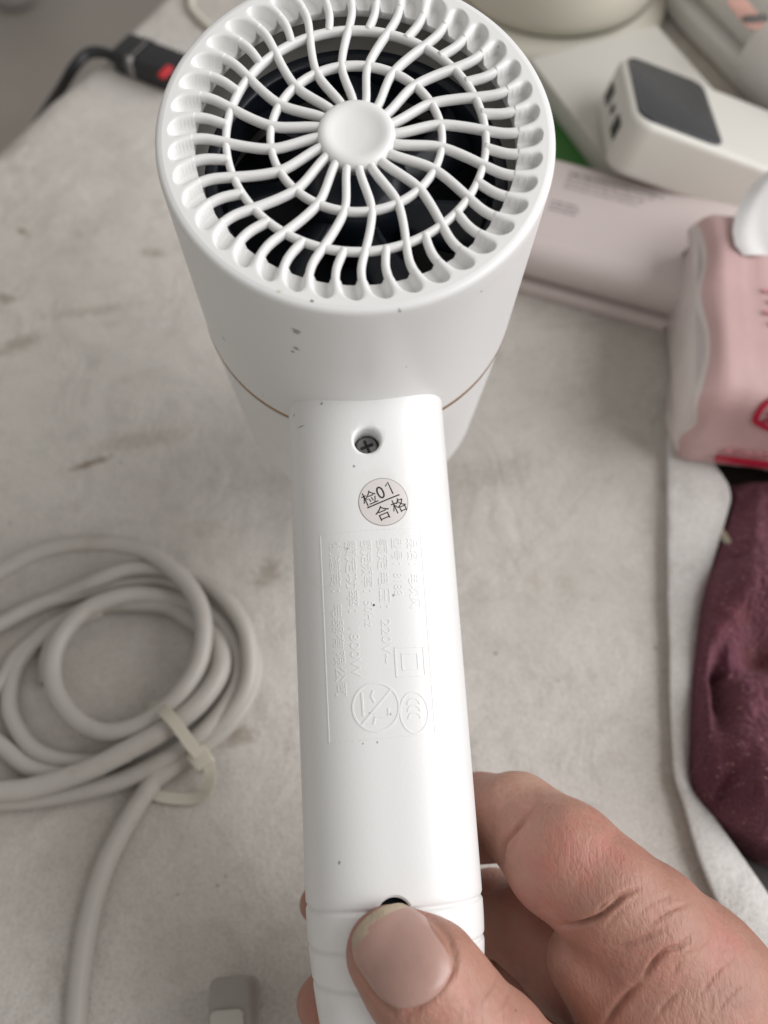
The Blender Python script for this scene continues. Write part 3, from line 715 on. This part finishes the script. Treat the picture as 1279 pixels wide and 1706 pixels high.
# flexion creases and folds pressed into the skin (polylines with depth and width in mm)
CREASE = [([(1060, 1500), (1030, 1520), (1005, 1545)], .3, .6), ([(1120, 1490), (1085, 1505), (1055, 1530)], .25, .6), ([(1165, 1580), (1135, 1600), (1115, 1630)], .35, .6), ([(1195, 1560), (1165, 1590), (1140, 1625)], .25, .6), ([(1225, 1590), (1190, 1625), (1160, 1665)], .25, .6), ([(1250, 1630), (1215, 1660), (1185, 1700)], .25, .6), ([(1140, 1640), (1110, 1670), (1090, 1700)], .25, .6), ([(893, 1335), (868, 1372), (842, 1402), (836, 1428), (838, 1446)], 1.3, .75), ([(862, 1395), (845, 1425)], .5, 1.0), ([(880, 1345), (852, 1388)], .35, .6),
          ([(1068, 1478), (1040, 1492), (1018, 1512), (992, 1530), (955, 1541), (925, 1541)], 1.4, .75), ([(1050, 1480), (1010, 1505), (990, 1522)], .5, .6), ([(1150, 1503), (1110, 1520), (1078, 1543)], .4, .55),
          ([(1110, 1546), (1075, 1562), (1040, 1575), (1010, 1577)], .6, .6), ([(1158, 1556), (1130, 1578), (1105, 1586), (1082, 1612), (1068, 1635)], 1.0, .7),
          ([(1068, 1635), (1030, 1675), (1000, 1720)], 1.0, 1.0),
          ([(830, 1620), (818, 1645), (805, 1662), (790, 1690)], .3, .6), ([(850, 1640), (842, 1668), (820, 1690)], .3, .6), ([(775, 1660), (788, 1682)], .15, .6),
                    ([(880, 1610), (860, 1650)], .25, .6),
          ([(690, 1512), (722, 1535), (748, 1565), (757, 1598), (750, 1625), (722, 1655), (690, 1682), (665, 1694)], .75, .95), ([(590, 1590), (608, 1632), (638, 1672), (665, 1694)], .75, .95)]
rng = np.random.RandomState(3)
for i in range(0):                            # short wrinkles over the base of the thumb and the side of the hand
    cx, cy = rng.uniform(1060, 1270), rng.uniform(1530, 1706)
    a = math.radians(rng.normal(-38, 12)); l = rng.uniform(15, 40)
    CREASE.append(([(cx - l * math.cos(a), cy - l * math.sin(a)), (cx + rng.uniform(-5, 5), cy + rng.uniform(-5, 5)), (cx + l * math.cos(a), cy + l * math.sin(a))], rng.uniform(.05, .13), .34))
for i in range(0):
    cx, cy = rng.uniform(770, 880), rng.uniform(1630, 1706)
    a = math.radians(rng.normal(-62, 10)); l = rng.uniform(12, 26)
    CREASE.append(([(cx - l * math.cos(a), cy - l * math.sin(a)), (cx + l * math.cos(a), cy + l * math.sin(a))], rng.uniform(.05, .13), .34))
pxv = np.stack([639.5 + FPX * V[:, 0] / V[:, 2], 853 - FPX * V[:, 1] / V[:, 2]], 1); view = -V / np.linalg.norm(V, axis=1)[:, None]
facing = np.clip(((Nn * view).sum(1) + .05) * 4, 0, 1) * (V[:, 2] < 208)
disp = np.zeros(len(V))
for pts, dep, wid in CREASE:
    P = np.array([p[:2] for p in catmull([(x, y, 0) for x, y in pts], 6)]); dmin = np.full(len(V), 1e9); tt_ = np.zeros(len(V))
    near = (np.abs(pxv - P.mean(0)).max(1) < 200)
    for i, (a, b) in enumerate(zip(P[:-1], P[1:])):
        ab = b - a; t = np.clip(((pxv[near] - a) @ ab) / (ab @ ab + 1e-9), 0, 1); d = np.linalg.norm(pxv[near] - a - t[:, None] * ab, axis=1)
        cur = dmin[near]; upd = d < cur; cur[upd] = d[upd]; dmin[near] = cur
        tcur = tt_[near]; tcur[upd] = ((i + t) / (len(P) - 1))[upd]; tt_[near] = tcur
    wpx = wid * .62 * FPX / np.clip(V[:, 2], 150, 230)
    taper = np.clip(np.minimum(tt_, 1 - tt_) * 3.2 + .04, 0, 1)
    disp -= facing * dep * taper * (np.exp(-(dmin / wpx) ** 2) - .09 * np.exp(-((dmin - 2.6 * wpx) / (1.6 * wpx)) ** 2))
lowf = np.array([.3 * noise.noise(Vector(p) * .09) + .04 * noise.noise(Vector(p) * .35) for p in V])
touch = cam2loc(V); inh = ((np.abs(touch[:, 0] / HWX) ** HN + np.abs((touch[:, 2] + HS) / HWZ) ** HN) ** (1 / HN)) < 1.08
disp = np.where(inh, np.minimum(disp, 0) * 0, disp + lowf)
V = V + Nn * disp[:, None]
Vw = c2w(V); hc = Vw.mean(0)
hand = obj('hand', Vw - hc, Q, M['skin']); hand.location = Vector(hc) * S
tag(hand, 'bare right hand gripping the lower handle, thumb pressed on its back', 'hand')
# thumb nail
def ray_hand(pxy):                              # points of the thumb's skin under the nail plate
    d = np.stack([(pxy[:, 0] - 639.5) / FPX, (853 - pxy[:, 1]) / FPX, np.ones(len(pxy))], 1); d /= np.linalg.norm(d, axis=1)[:, None]; t = np.full(len(pxy), 130.0)
    for _ in range(60): t += hand_sdf(d * t[:, None]) * .8
    return d * t[:, None]
ncx, ncy = 672, 1598; ang = math.radians(55)                    # nail axis, from tip to root
ux, uy = np.array([math.cos(ang), math.sin(ang)]), np.array([math.sin(ang), -math.cos(ang)])
NU, NV = 21, 27; p2 = []; rises = []
for j in range(NV):
    vv = j / (NV - 1); al = -86 + vv * 170
    wl = 73 * (1 - .24 * max(0, (vv - .6) / .4) ** 2.4) * (1 - .26 * max(0, (.22 - vv) / .22) ** 1.6)
    for i in range(NU):
        uu = i / (NU - 1) * 2 - 1
        al2 = al - 20 * uu * uu * (1 if vv > .5 else -1) * abs(vv - .5) * 2 * (1.0 if vv > .5 else .75)
        p2.append(np.array([ncx, ncy]) + ux * al2 + uy * uu * wl)
        edge = max(abs(uu) ** 12, vv ** 24)
        rises.append((.30 + .3 * (1 - uu * uu)) * (1 - edge) - .3 * edge + (.35 * max(0, (.15 - vv) / .15)))
pn = ray_hand(np.array(p2)); gn = grad(pn)
top_v = list(pn + gn * np.array(rises)[:, None]); und = list(pn - gn * .5)
fc = [(j * NU + i, j * NU + i + 1, (j + 1) * NU + i + 1, (j + 1) * NU + i) for j in range(NV - 1) for i in range(NU - 1)]
nv = top_v + und; o_ = len(top_v); nf = list(fc)
rim = [i for i in range(NU)] + [j * NU + NU - 1 for j in range(1, NV)] + [(NV - 1) * NU + i for i in range(NU - 2, -1, -1)] + [j * NU for j in range(NV - 2, 0, -1)]
for a, b in zip(rim, rim[1:] + rim[:1]): nf.append((a, b, o_ + b, o_ + a))
nail = obj('thumbnail', c2w(np.array(nv)) - hc, nf, M['nail'], hand, sharp=60)
nail.data.materials.append(M['nailtip'])
for k, p in enumerate(nail.data.polygons):
    if k < len(fc) and k // (NU - 1) < 2 + (1 if (k % (NU - 1)) in (2, 3, 4, 5, 6) else 0): p.material_index = 1

# ------------------------------------------------------------------ coiled power cord and its tie
def K_(x, y, h): return tp(x * .496, 860 + y * .496, h)
strands = [
    ([(-260, 420, 5), (-120, 275, 8), (0, 186, 11), (150, 112, 12), (330, 90, 12), (480, 114, 12), (590, 187, 12), (660, 275, 11.5), (684, 370, 11), (668, 490, 10.5), (600, 600, 10.5), (500, 685, 9.5), (380, 726, 9), (280, 702, 8.5), (202, 620, 8), (174, 520, 8), (202, 410, 8), (290, 314, 8), (400, 270, 7.5), (500, 264, 6), (620, 288, 4.5), (730, 345, 4.2), (795, 440, 4.2), (800, 550, 4.2), (740, 660, 4.5), (650, 752, 5), (540, 822, 5), (400, 890, 4), (230, 932, 3.6), (60, 955, 3.6), (-200, 960, 3.6)], 3.0),
    ([(-240, 935, 6), (0, 925, 8), (120, 910, 9), (300, 850, 9.5), (450, 775, 10), (560, 712, 10), (660, 635, 9.5), (728, 545, 8.5), (742, 470, 7), (715, 400, 4.5), (640, 345, 3.6), (560, 300, 3.4), (450, 290, 3.4), (330, 300, 3.3), (220, 360, 3.2), (168, 470, 3.2), (168, 560, 3.2)], 3.3),
    ([(-200, 470, 3.4), (0, 362, 3.6), (150, 290, 4), (300, 252, 4), (450, 222, 4), (560, 222, 4), (690, 275, 3.4), (790, 355, 3.4), (845, 450, 3.4), (852, 545, 3.4), (805, 655, 3.4), (720, 745, 3.4), (600, 830, 3.4), (500, 900, 3.3)], 2.8),
    ([(60, 330, 3.4), (180, 280, 3.6), (330, 212, 7.5), (430, 176, 8.5), (540, 176, 8), (650, 208, 6), (750, 272, 8.5), (815, 360, 9), (838, 450, 8), (832, 560, 7), (770, 670, 5), (690, 745, 3.4), (600, 800, 3.2)], 2.8),
    ([(-180, 740, 3.4), (0, 562, 3.4), (60, 470, 3.4), (150, 398, 3.5), (240, 348, 3.5), (340, 312, 3.4)], 2.9),
    ([(260, 330, 3.2), (150, 390, 3.4), (70, 480, 3.4), (40, 560, 3.4), (36, 660, 3.4), (100, 770, 3.4), (200, 818, 3.4), (330, 826, 3.4), (440, 800, 3.4)], 2.8),
    ([(-180, 640, 3.4), (0, 768, 3.4), (100, 846, 3.4), (230, 872, 3.4), (350, 850, 3.4)], 2.9),
    ([(590, 810, 3.2), (545, 850, 3.2), (490, 925, 3.1), (418, 1040, 3.1), (350, 1180, 3.1), (300, 1350, 3.1), (268, 1550, 3.1), (250, 1780, 3.1)], 3.1)]
mb = MB()
for pts, r in strands: mb.add(*sweep(catmull([K_(*p) for p in pts], 8), circ(r * .95, 16)))
cord = mb.build('coiled_flex', M['cord'])
tag(cord, 'grey beige power cord coiled in loops with a loose tail', 'power cord')
tie = empty('cable_tie', K_(640, 760, 0)); bo = np.array(K_(640, 760, 0))
def ribbon(pts, w, t): return sweep(catmull([p - bo for p in pts], 8), [(-w / 2, -t / 2), (w / 2, -t / 2), (w / 2, t / 2), (-w / 2, t / 2)])
MB().add(*ribbon([K_(505, 640, 3), K_(530, 642, 9), K_(550, 655, 13.5), K_(585, 690, 14.4), K_(625, 745, 12), K_(655, 785, 9.6), K_(682, 815, 6.5)], 3.6, 1.0)).build('band', M['tie'], tie, sharp=40)
hd = rbox(6.2, 6.2, 5.2, 1.2, 3)
MB().add(*xf(hd, rotz(math.radians(-50)), K_(680, 822, 3.2) - bo)).build('lock_head', M['tie'], tie, sharp=40)
MB().add(*ribbon([K_(680, 822, 6), K_(700, 840, 7), K_(706, 880, 5.5), K_(688, 930, 3), K_(640, 950, 1.4), K_(560, 946, 1.0), K_(520, 935, 1.0)], 3.2, .9)).build('tail', M['tie'], tie, sharp=40)
tag(tie, 'milky plastic cable tie with curled tail cinched round the coiled cord', 'cable tie')

# plug at the near edge
pp = tp(398, 1690, 0); plug = empty('mains_plug', pp, math.radians(4))
MB().add(*xf(rbox(11.5, 26, 15, 2.6, 4, 1.6), None, (0, -4, .5))).build('plug_body', M['plug'], plug)
MB().add(*xf(rbox(8.6, 14, 1.2, 1.6, 3, .5), None, (-.8, -5.5, 15.3))).build('lit_top', M['pluglit'], plug)  # light on the plug's top, put into a paler colour
tag(plug, 'scuffed grey plastic plug end with its lit top in a paler colour', 'plug')

# ------------------------------------------------------------------ things at the back and right
def oriented(p0, p1):
    d = p1 - p0; return math.atan2(d[1], d[0])
# pale pink flat case
a, b = tp(880, 497), tp(1115, 563); ang = oriented(a, b); ex = np.array([math.cos(ang), math.sin(ang), 0]); ey = np.array([-math.sin(ang), math.cos(ang), 0])
L_, D_, Hh = 165, 56, 25
cen = (a + b) / 2 + ex * 4 + ey * D_ / 2
pk = empty('pink_case', cen, ang)
MB().add(*rbox(L_, D_, 6.6, 6, 4, 2.4)).build('lower_half', M['pinkbox'], pk)
MB().add(*xf(rbox(L_, D_, Hh - 6.9, 7, 6, 8.5), None, (0, 0, 6.9))).build('upper_half', M['pinkbox'], pk)
rs = random.Random(4)
pb = MB()
for row in range(4):                            # lines of small print, too small to read
    y = D_ / 2 - 11 - row * 2.6; x = -32.0
    while x < 6 - row * 3:
        wd_ = rs.uniform(.7, 1.9); hgt = 1.9 if row == 0 else 1.0
        pb.add(*xf(rbox(wd_, hgt * rs.uniform(.7, 1), .12, .05, 1, .03), None, (x, y, Hh + .02))); x += wd_ + rs.uniform(.3, .8)
for row in range(3):
    x = -34.0
    while x < -24:
        wd_ = rs.uniform(.6, 1.6); pb.add(*xf(rbox(wd_, 1.1, .12, .05, 1, .03), None, (x, D_ / 2 - 28 - row * 2.2, Hh + .02))); x += wd_ + .4
pb.build('printed_text', M['print'], pk, smooth=False)
tag(pk, 'pale pink rounded flat case with small grey print along its top', 'case')

# carton: white top, green side
CZ = 20
a = tp(893, 112, CZ); b = tp(1022, 283, CZ); c_ = tp(1085, 38, CZ)
ang = oriented(a, b); ex = (b - a) / np.linalg.norm(b - a); ey = np.array([-ex[1], ex[0], 0])
Lc, Wc = 130, 64
ct = empty('carton', np.array([a[0], a[1], 0]) + ex * Lc / 2 + ey * Wc / 2 - ex * 6, ang)
MB().add(*xf(rbox(Lc, Wc, 1.6, 1.2, 2, .5), None, (0, 0, CZ - 1.6))).build('lid', M['carton'], ct)
MB().add(*xf(rbox(Lc - .6, Wc - .6, CZ - 10.9, .8, 2, .3), None, (0, 0, 9.1))).build('wall', M['carton'], ct)
tag(ct, 'low white carton lying on the green box, under the power bank', 'carton')
gb = obj('green_box', *xf(rbox(Lc - 4, Wc, 8.9, 2, 2, .8), rotz(ang), np.array([a[0], a[1], 0]) + ex * (Lc / 2 - 16) + ey * (Wc / 2 - 17)), M['green'])
tag(gb, 'flat bright green box sticking out from under the white carton', 'box')

# power bank on the carton
Lp, Wp, Hp = 98, 60, 22
pwb = empty('power_bank'); pwb.rotation_euler = (math.radians(-14), math.radians(16), math.radians(-9))
pwb.location = (Vector(tp(1008, 286, 33)) - pwb.rotation_euler.to_matrix() @ Vector((-Lp / 2, -Wp / 2, 0))) * S
MB().add(*rbox(Lp, Wp, Hp, 9, 5, 3.0)).build('case', M['creamwhite'], pwb)
MB().add(*xf(rbox(35, Wp - 5, 1.4, 6, 4, .6), None, (-Lp / 2 + 20, 0, Hp - .6))).build('display_panel', M['screen'], pwb)
for y, w_, h_ in ((-15, 13, 6.5), (14, 13, 6.5), (0, 6, 3.2)):
    MB().add(*xf(rbox(1.0, w_ * .72, h_, .3, 1, .2), None, (-Lp / 2 - .05, y, Hp / 2 - h_ / 2))).build('usb_port', M['port'], pwb, smooth=False)
tag(pwb, 'off-white power bank with dark display panel leaning on the carton', 'power bank')

# round cream appliance base
rc = tp(915, 5, 0); rd = empty('round_appliance', rc)
MB().add(*lathe([(.01, 0), (50, 0), (54, 1), (56, 3.5), (55.5, 7), (52, 9.5), (49, 11), (48.4, 12.5), (48.6, 14)], 96)).build('base_flange', M['cream'], rd)
MB().add(*lathe([(47.2, 14), (48.6, 15), (49.2, 20), (48, 42), (44, 60), (36, 72), (20, 78), (.01, 80)], 96)).build('body', M['cream'], rd)
tag(rd, 'cream round plastic appliance with flared base behind the dryer', 'appliance')

# long white device in the far corner, with a colourful label
a = tp(1080, 0); b = tp(1250, 178); ang = oriented(a, b); ex = (b - a) / np.linalg.norm(b - a); ey = np.array([-ex[1], ex[0], 0])
wdv = empty('white_device', (a + b) / 2 + ey * 45 - ex * 30, ang)
MB().add(*rbox(190, 90, 12, 8, 4, 3)).build('base', M['white2'], wdv)
MB().add(*xf(rbox(188, 86, 32, 8, 4, 9), None, (0, 1, 12.2))).build('housing', M['white2'], wdv)
lq = rotz(-ang) @ (tp(1243, 22, 44.3) - ((a + b) / 2 + ey * 45 - ex * 30))
lb = MB().add(*xf(rbox(22, 9, .3, 4, 3, .1), rotz(-.1), (lq[0], lq[1], 44.2))).build('picture_label', M['label_a'], wdv)
MB().add(*xf(rbox(5, 11, .3, 2, 2, .1), rotz(-.3), (lq[0] + 5, lq[1] + 1, 44.55))).build('label_patch', M['label_b'], lb)
tag(wdv, 'long white plastic device with a colourful orange label on top', 'device')
wl_ = tp(1352, 128, 22); wp = empty('white_adapter', (wl_[0], wl_[1], 0), math.radians(-62))
MB().add(*xf(lathe([(.01, 0), (17, 0), (19, 2), (19.5, 30), (18, 50), (14, 54), (.01, 54)], 48), np.array([[0, 0, 1], [0, 1, 0], [-1, 0, 0.]]), (-27, 0, 20))).build('barrel', M['white2'], wp)
MB().add(*xf(rbox(26, 11, 9, 1.5, 3, .8), None, (36, -6, 15))).build('grey_connector', M['greyplastic'], wp)
tag(wp, 'white cylindrical adapter with grey connector beside the tissue pack', 'adapter')

# tissue pack
TY0, TY1, TX = tp(1230, 787, 0)[1], tp(1230, 330, 50)[1], tp(1137, 590, 22)[0]
TD = TY1 - TY0; TL = 190
TA = math.radians(-8); tcen = np.array([TX, (TY0 + TY1) / 2, 0]) + rotz(TA) @ np.array([TL / 2, 0, 0])
tk = empty('tissue_pack', tcen, TA)
def pack_station(x):
    e = min(1, (x + TL / 2) / 6); k = .78 + .22 * math.sin(e * math.pi / 2) if e < 1 else 1
    e2 = min(1, (TL / 2 - x) / 18); k *= .5 + .5 * math.sin(e2 * math.pi / 2)
    kz = k; ky = .80 + .20 * k; out = []
    for i in range(72):
        a = 2 * math.pi * i / 72; c, s_ = math.cos(a), math.sin(a); q = (abs(c) ** 6 + abs(s_) ** 6) ** (-1 / 6)
        y = TD / 2 * ky * c * q; z = 25.3 + 25 * kz * s_ * q - 5 * (1 - kz)
        n_ = noise.noise(Vector((x * .03, y * .03, z * .03))) * 1.8 + noise.noise(Vector((x * .13, y * .03, z * .04))) * (.6 + 2.4 * (1 - e)) + .9 * noise.noise(Vector((x * .22 + 4, y * .07, z * .10)))
        out.append((x + (1 - e) * 1.5 * math.sin(a * 7), y + n_ * .35 * c, max(.15, z + n_ * .5 * s_)))
    return out
def pack_part(x0, x1, name, m, cap):
    xs = list(np.linspace(x0, x1, max(6, int((x1 - x0) / 2)))); v = []; f = []
    for x in xs: v += pack_station(x)
    for i in range(len(xs) - 1):
        for k in range(72): f.append((i * 72 + k, i * 72 + (k + 1) % 72, (i + 1) * 72 + (k + 1) % 72, (i + 1) * 72 + k))
    if cap: f.append(tuple(range(72)) if cap < 0 else tuple((len(xs) - 1) * 72 + k for k in range(72)))
    return obj(name, v, f, m, tk)
pack_part(-TL / 2, -TL / 2 + 1.2, 'clear_end', M['film'], -1)
pack_part(-TL / 2 + 1.2, TL / 2, 'wrapper', M['tissuepack'], 1)
# flap of tissue pulled out of the top
tv = []; tf = []
LX = [(425, 1238), (408, 1224), (385, 1220), (360, 1224), (330, 1237), (305, 1254), (283, 1282)]
for i in range(26):
    w = i / 25; py = 425 - 142 * w; pl_ = float(np.interp(-py, [-a for a, _ in LX], [b for _, b in LX]))
    for k in range(20):
        u = k / 19
        zz = 51 + 7 * w ** .8 * min(1, u * 5 + .3) + .35 * math.sin(u * 17 + w * 3) + .5 * math.sin(w * 7)
        q = tp(pl_ + u * (1390 - pl_), py, zz); tv.append(rotz(-TA) @ (q - tcen))
for i in range(25):
    for k in range(19): tf.append((i * 20 + k, i * 20 + k + 1, i * 20 + k + 21, i * 20 + k + 20))
obj('tissue', tv, tf, M['tissue'], tk)
FX = tp(1279, 670, 30)[0] - (TX + TL / 2) + 1.5       # where the frame cuts the front face
def pack_y(z): return -TD / 2 * max(.05, 1 - abs((z - 25.3) / 25.2) ** 6) ** (1 / 6)
def front_stroke(pts, w, name, m, closed=False):
    P = [(FX + p[0], pack_y(p[1]) - .55, p[1]) for p in pts]
    return MB().add(*sweep(P, [(-w / 2, -.5), (w / 2, -.5), (w / 2, .3), (-w / 2, .3)], up=(0, 1, 0), closed=closed)).build(name, m, tk, smooth=False)
def front_text(body, size, x, z, m):
    v, f = text2d(body, size, .3); return MB().add([(p[0] + FX + x, pack_y(p[1] + z) - .75 - p[2], p[1] + z) for p in v], f).build('printed_character', m, tk, smooth=False)
front_stroke(catmull([(-2, 46), (-4.6, 43.5), (-5, 39), (-3.4, 36), (4, 33), (14, 34), (18, 40), (14, 46), (6, 47)], 6, True), 1.7, 'printed_emblem', M['redprint'], True)
front_text('漂', 8, -2.8, 37, M['redprint'])
front_stroke([(-9.5, 13), (24, 12.6)], 3.2, 'printed_pill', M['redprint'])
front_text('天然无添加', 3.2, -8.5, 17, M['pinkprint'])
for k in range(4):
    MB().add(*xf(rbox(16 - 3 * (k % 2), 1.6, .1, .7, 2, .03), None, (FX + 3, TD / 2 - 40 - k * 4.5, 50.75))).build('printed_bar', M['pinkprint'], tk, smooth=False)
tag(tk, 'pink plastic pack of tissues with red print and a white tissue pulled out', 'tissue pack')

# maroon knitted cloth
_o = sorted([(p[1], p[0]) for p in top]); HTY = [a for a, _ in _o]; HTX = [b for _, b in _o]
cv = []; cf = []; nx, ny = 150, 200
def blob(px, py, r, hgt, el=1.0, an=0.0): q = tp(px, py, 8); return (q[0], q[1], r, hgt, el, math.radians(an))
LOBES = [blob(1232, 985, 11, 13, 1.6, 25), blob(1165, 1180, 4.5, 8, 5, 84), blob(1240, 1255, 13, 14, 1.5, 70), blob(1262, 1150, 6, 6, 2, -10), blob(1290, 1330, 12, 11, 1.5, 30), blob(1300, 1000, 10, 9), blob(1190, 1060, 4.5, 7, 2.4, 65),
         blob(1278, 1090, 6, -11, 1.6, 10), blob(1196, 1150, 2.6, -9, 5, 78), blob(1225, 1125, 2.2, -6, 3, 0), blob(1205, 1320, 2.6, -6, 3, 60), blob(1255, 900, 9, 5)]
cy0 = tp(1220, 1545, 0)[1]
for j in range(ny):
    y = cy0 + (TY0 - 3 - cy0) * j / (ny - 1)
    for i in range(nx):
        s = i / (nx - 1); x0 = float(np.interp(y, HTY, HTX)) - 1.5; x = x0 + s * 90
        yy = y + 9 * min(0, s - .25) - 12 * max(0, .25 - s) * (1 - j / ny)
        yy = y - (22 * (1 - s * 3 if s < .33 else 0) * -1) * max(0, 1 - j / 40.) * .8 + (22 * s if s < .5 else 11) * max(0, 1 - j / 60.)
        p = Vector((x, yy, 0)); z = 6 + 3.5 * noise.noise(p * .03) + 1.6 * noise.noise(p * .09 + Vector((3, 3, 3))) + .9 * noise.noise(p * .22) + .5 * noise.noise(p * .6)
        for (bx, by, r, hg, el, an) in LOBES:
            dx, dy = x - bx, yy - by; u = (dx * math.cos(an) + dy * math.sin(an)) / (r * el); w = (-dx * math.sin(an) + dy * math.cos(an)) / r
            z += hg * math.exp(-(u * u + w * w))
        ed = min(1, s / .04, j / 8., (ny - 1 - j) / 8. + .05); z = -7 + (z + 7 - 7 * max(0, .12 - s) / .12) * max(0, ed) ** .5
        cv.append((x, yy, z))
for j in range(ny - 1):
    for i in range(nx - 1): cf.append((j * nx + i, j * nx + i + 1, (j + 1) * nx + i + 1, (j + 1) * nx + i))
cl = obj('maroon_cloth', cv, cf, M['maroon']); tag(cl, 'crumpled maroon knitted cloth with glitter beside the folded white fabric', 'cloth')
# cream lead between pack and cloth
pts = [tp(1170, 850, -1), tp(1192, 878, 0), tp(1210, 899, 3.5), tp(1228, 918, 8), tp(1246, 938, 10), tp(1268, 962, 8), tp(1300, 1000, 2)]
cb = MB().add(*sweep(catmull(pts, 8), circ(1.5, 10))).build('thin_lead', M['leadcream']); tag(cb, 'thin cream lead crossing between the tissue pack and maroon cloth', 'lead')
# black lead with plug at the far edge of the table
bl = empty('black_lead', tp(200, 110)); o0 = np.array(tp(200, 110))
pts = [tp(60, 210, -60), tp(100, 150, -15), tp(122, 114, 2.5), tp(145, 90, 6), tp(172, 88, 6), tp(198, 100, 5), tp(222, 112, 5)]
MB().add(*sweep(catmull([p - o0 for p in pts], 8), circ(2.6, 12))).build('lead', M['black'], bl)
a, b = tp(218, 108, 0), tp(300, 140, 0); ang = oriented(a, b)
MB().add(*xf(rbox(36, 17, 11, 3, 3, 2), rotz(ang), (a + b) / 2 - o0)).build('connector', M['black'], bl)
MB().add(*xf(rbox(3.5, 8, 2, 1, 2, .5), rotz(ang), tp(276, 122, 11) - o0 + np.array([0, 0, -.4]))).build('red_tip', M['redplastic'], bl)
MB().add(*xf(rbox(1.4, 17.6, 11.4, 3, 3, 2), rotz(ang), tp(236, 112, 0) - o0 + np.array([1.5, -2, .1]))).build('collar', M['greyplastic'], bl)
tag(bl, 'black lead with dark connector and red tip lying over table edge', 'lead')
pts = [tp(322, -40, 2), tp(318, 0, 2), tp(322, 18, 2), tp(345, 42, 2), tp(372, 62, 2), tp(420, 80, 2)]
cb = MB().add(*sweep(catmull(pts, 8), circ(1.9, 10))).build('cream_lead', M['cream']); tag(cb, 'cream lead bent at an angle on the fabric behind the dryer', 'lead')
# dark plant on the floor far below
fp_ = tp(25, -5, -690); pl = empty('floor_plant', fp_)
MB().add(*lathe([(.01, 0), (36, 0), (46, 60), (44, 62), (.01, 55)], 32)).build('pot', M['pot'], pl)
rs = random.Random(9); lv = MB()
for k in range(70):
    a = rs.uniform(0, 2 * math.pi); r = rs.uniform(8, 85); z = 60 + rs.uniform(0, 70)
    p = np.array([r * math.cos(a), r * math.sin(a), z]); t = np.array([math.cos(a), math.sin(a), rs.uniform(-.5, .6)]); s = np.array([-math.sin(a), math.cos(a), .2]); l, w = rs.uniform(18, 38), rs.uniform(6, 12)
    lv.add([p, p + t * l * .5 + s * w, p + t * l, p + t * l * .5 - s * w], [(0, 1, 2, 3)])
lv.build('leaves', M['leaf'], pl)
tag(pl, 'dark leafy plant in a pale pot on the floor beyond the table', 'plant')
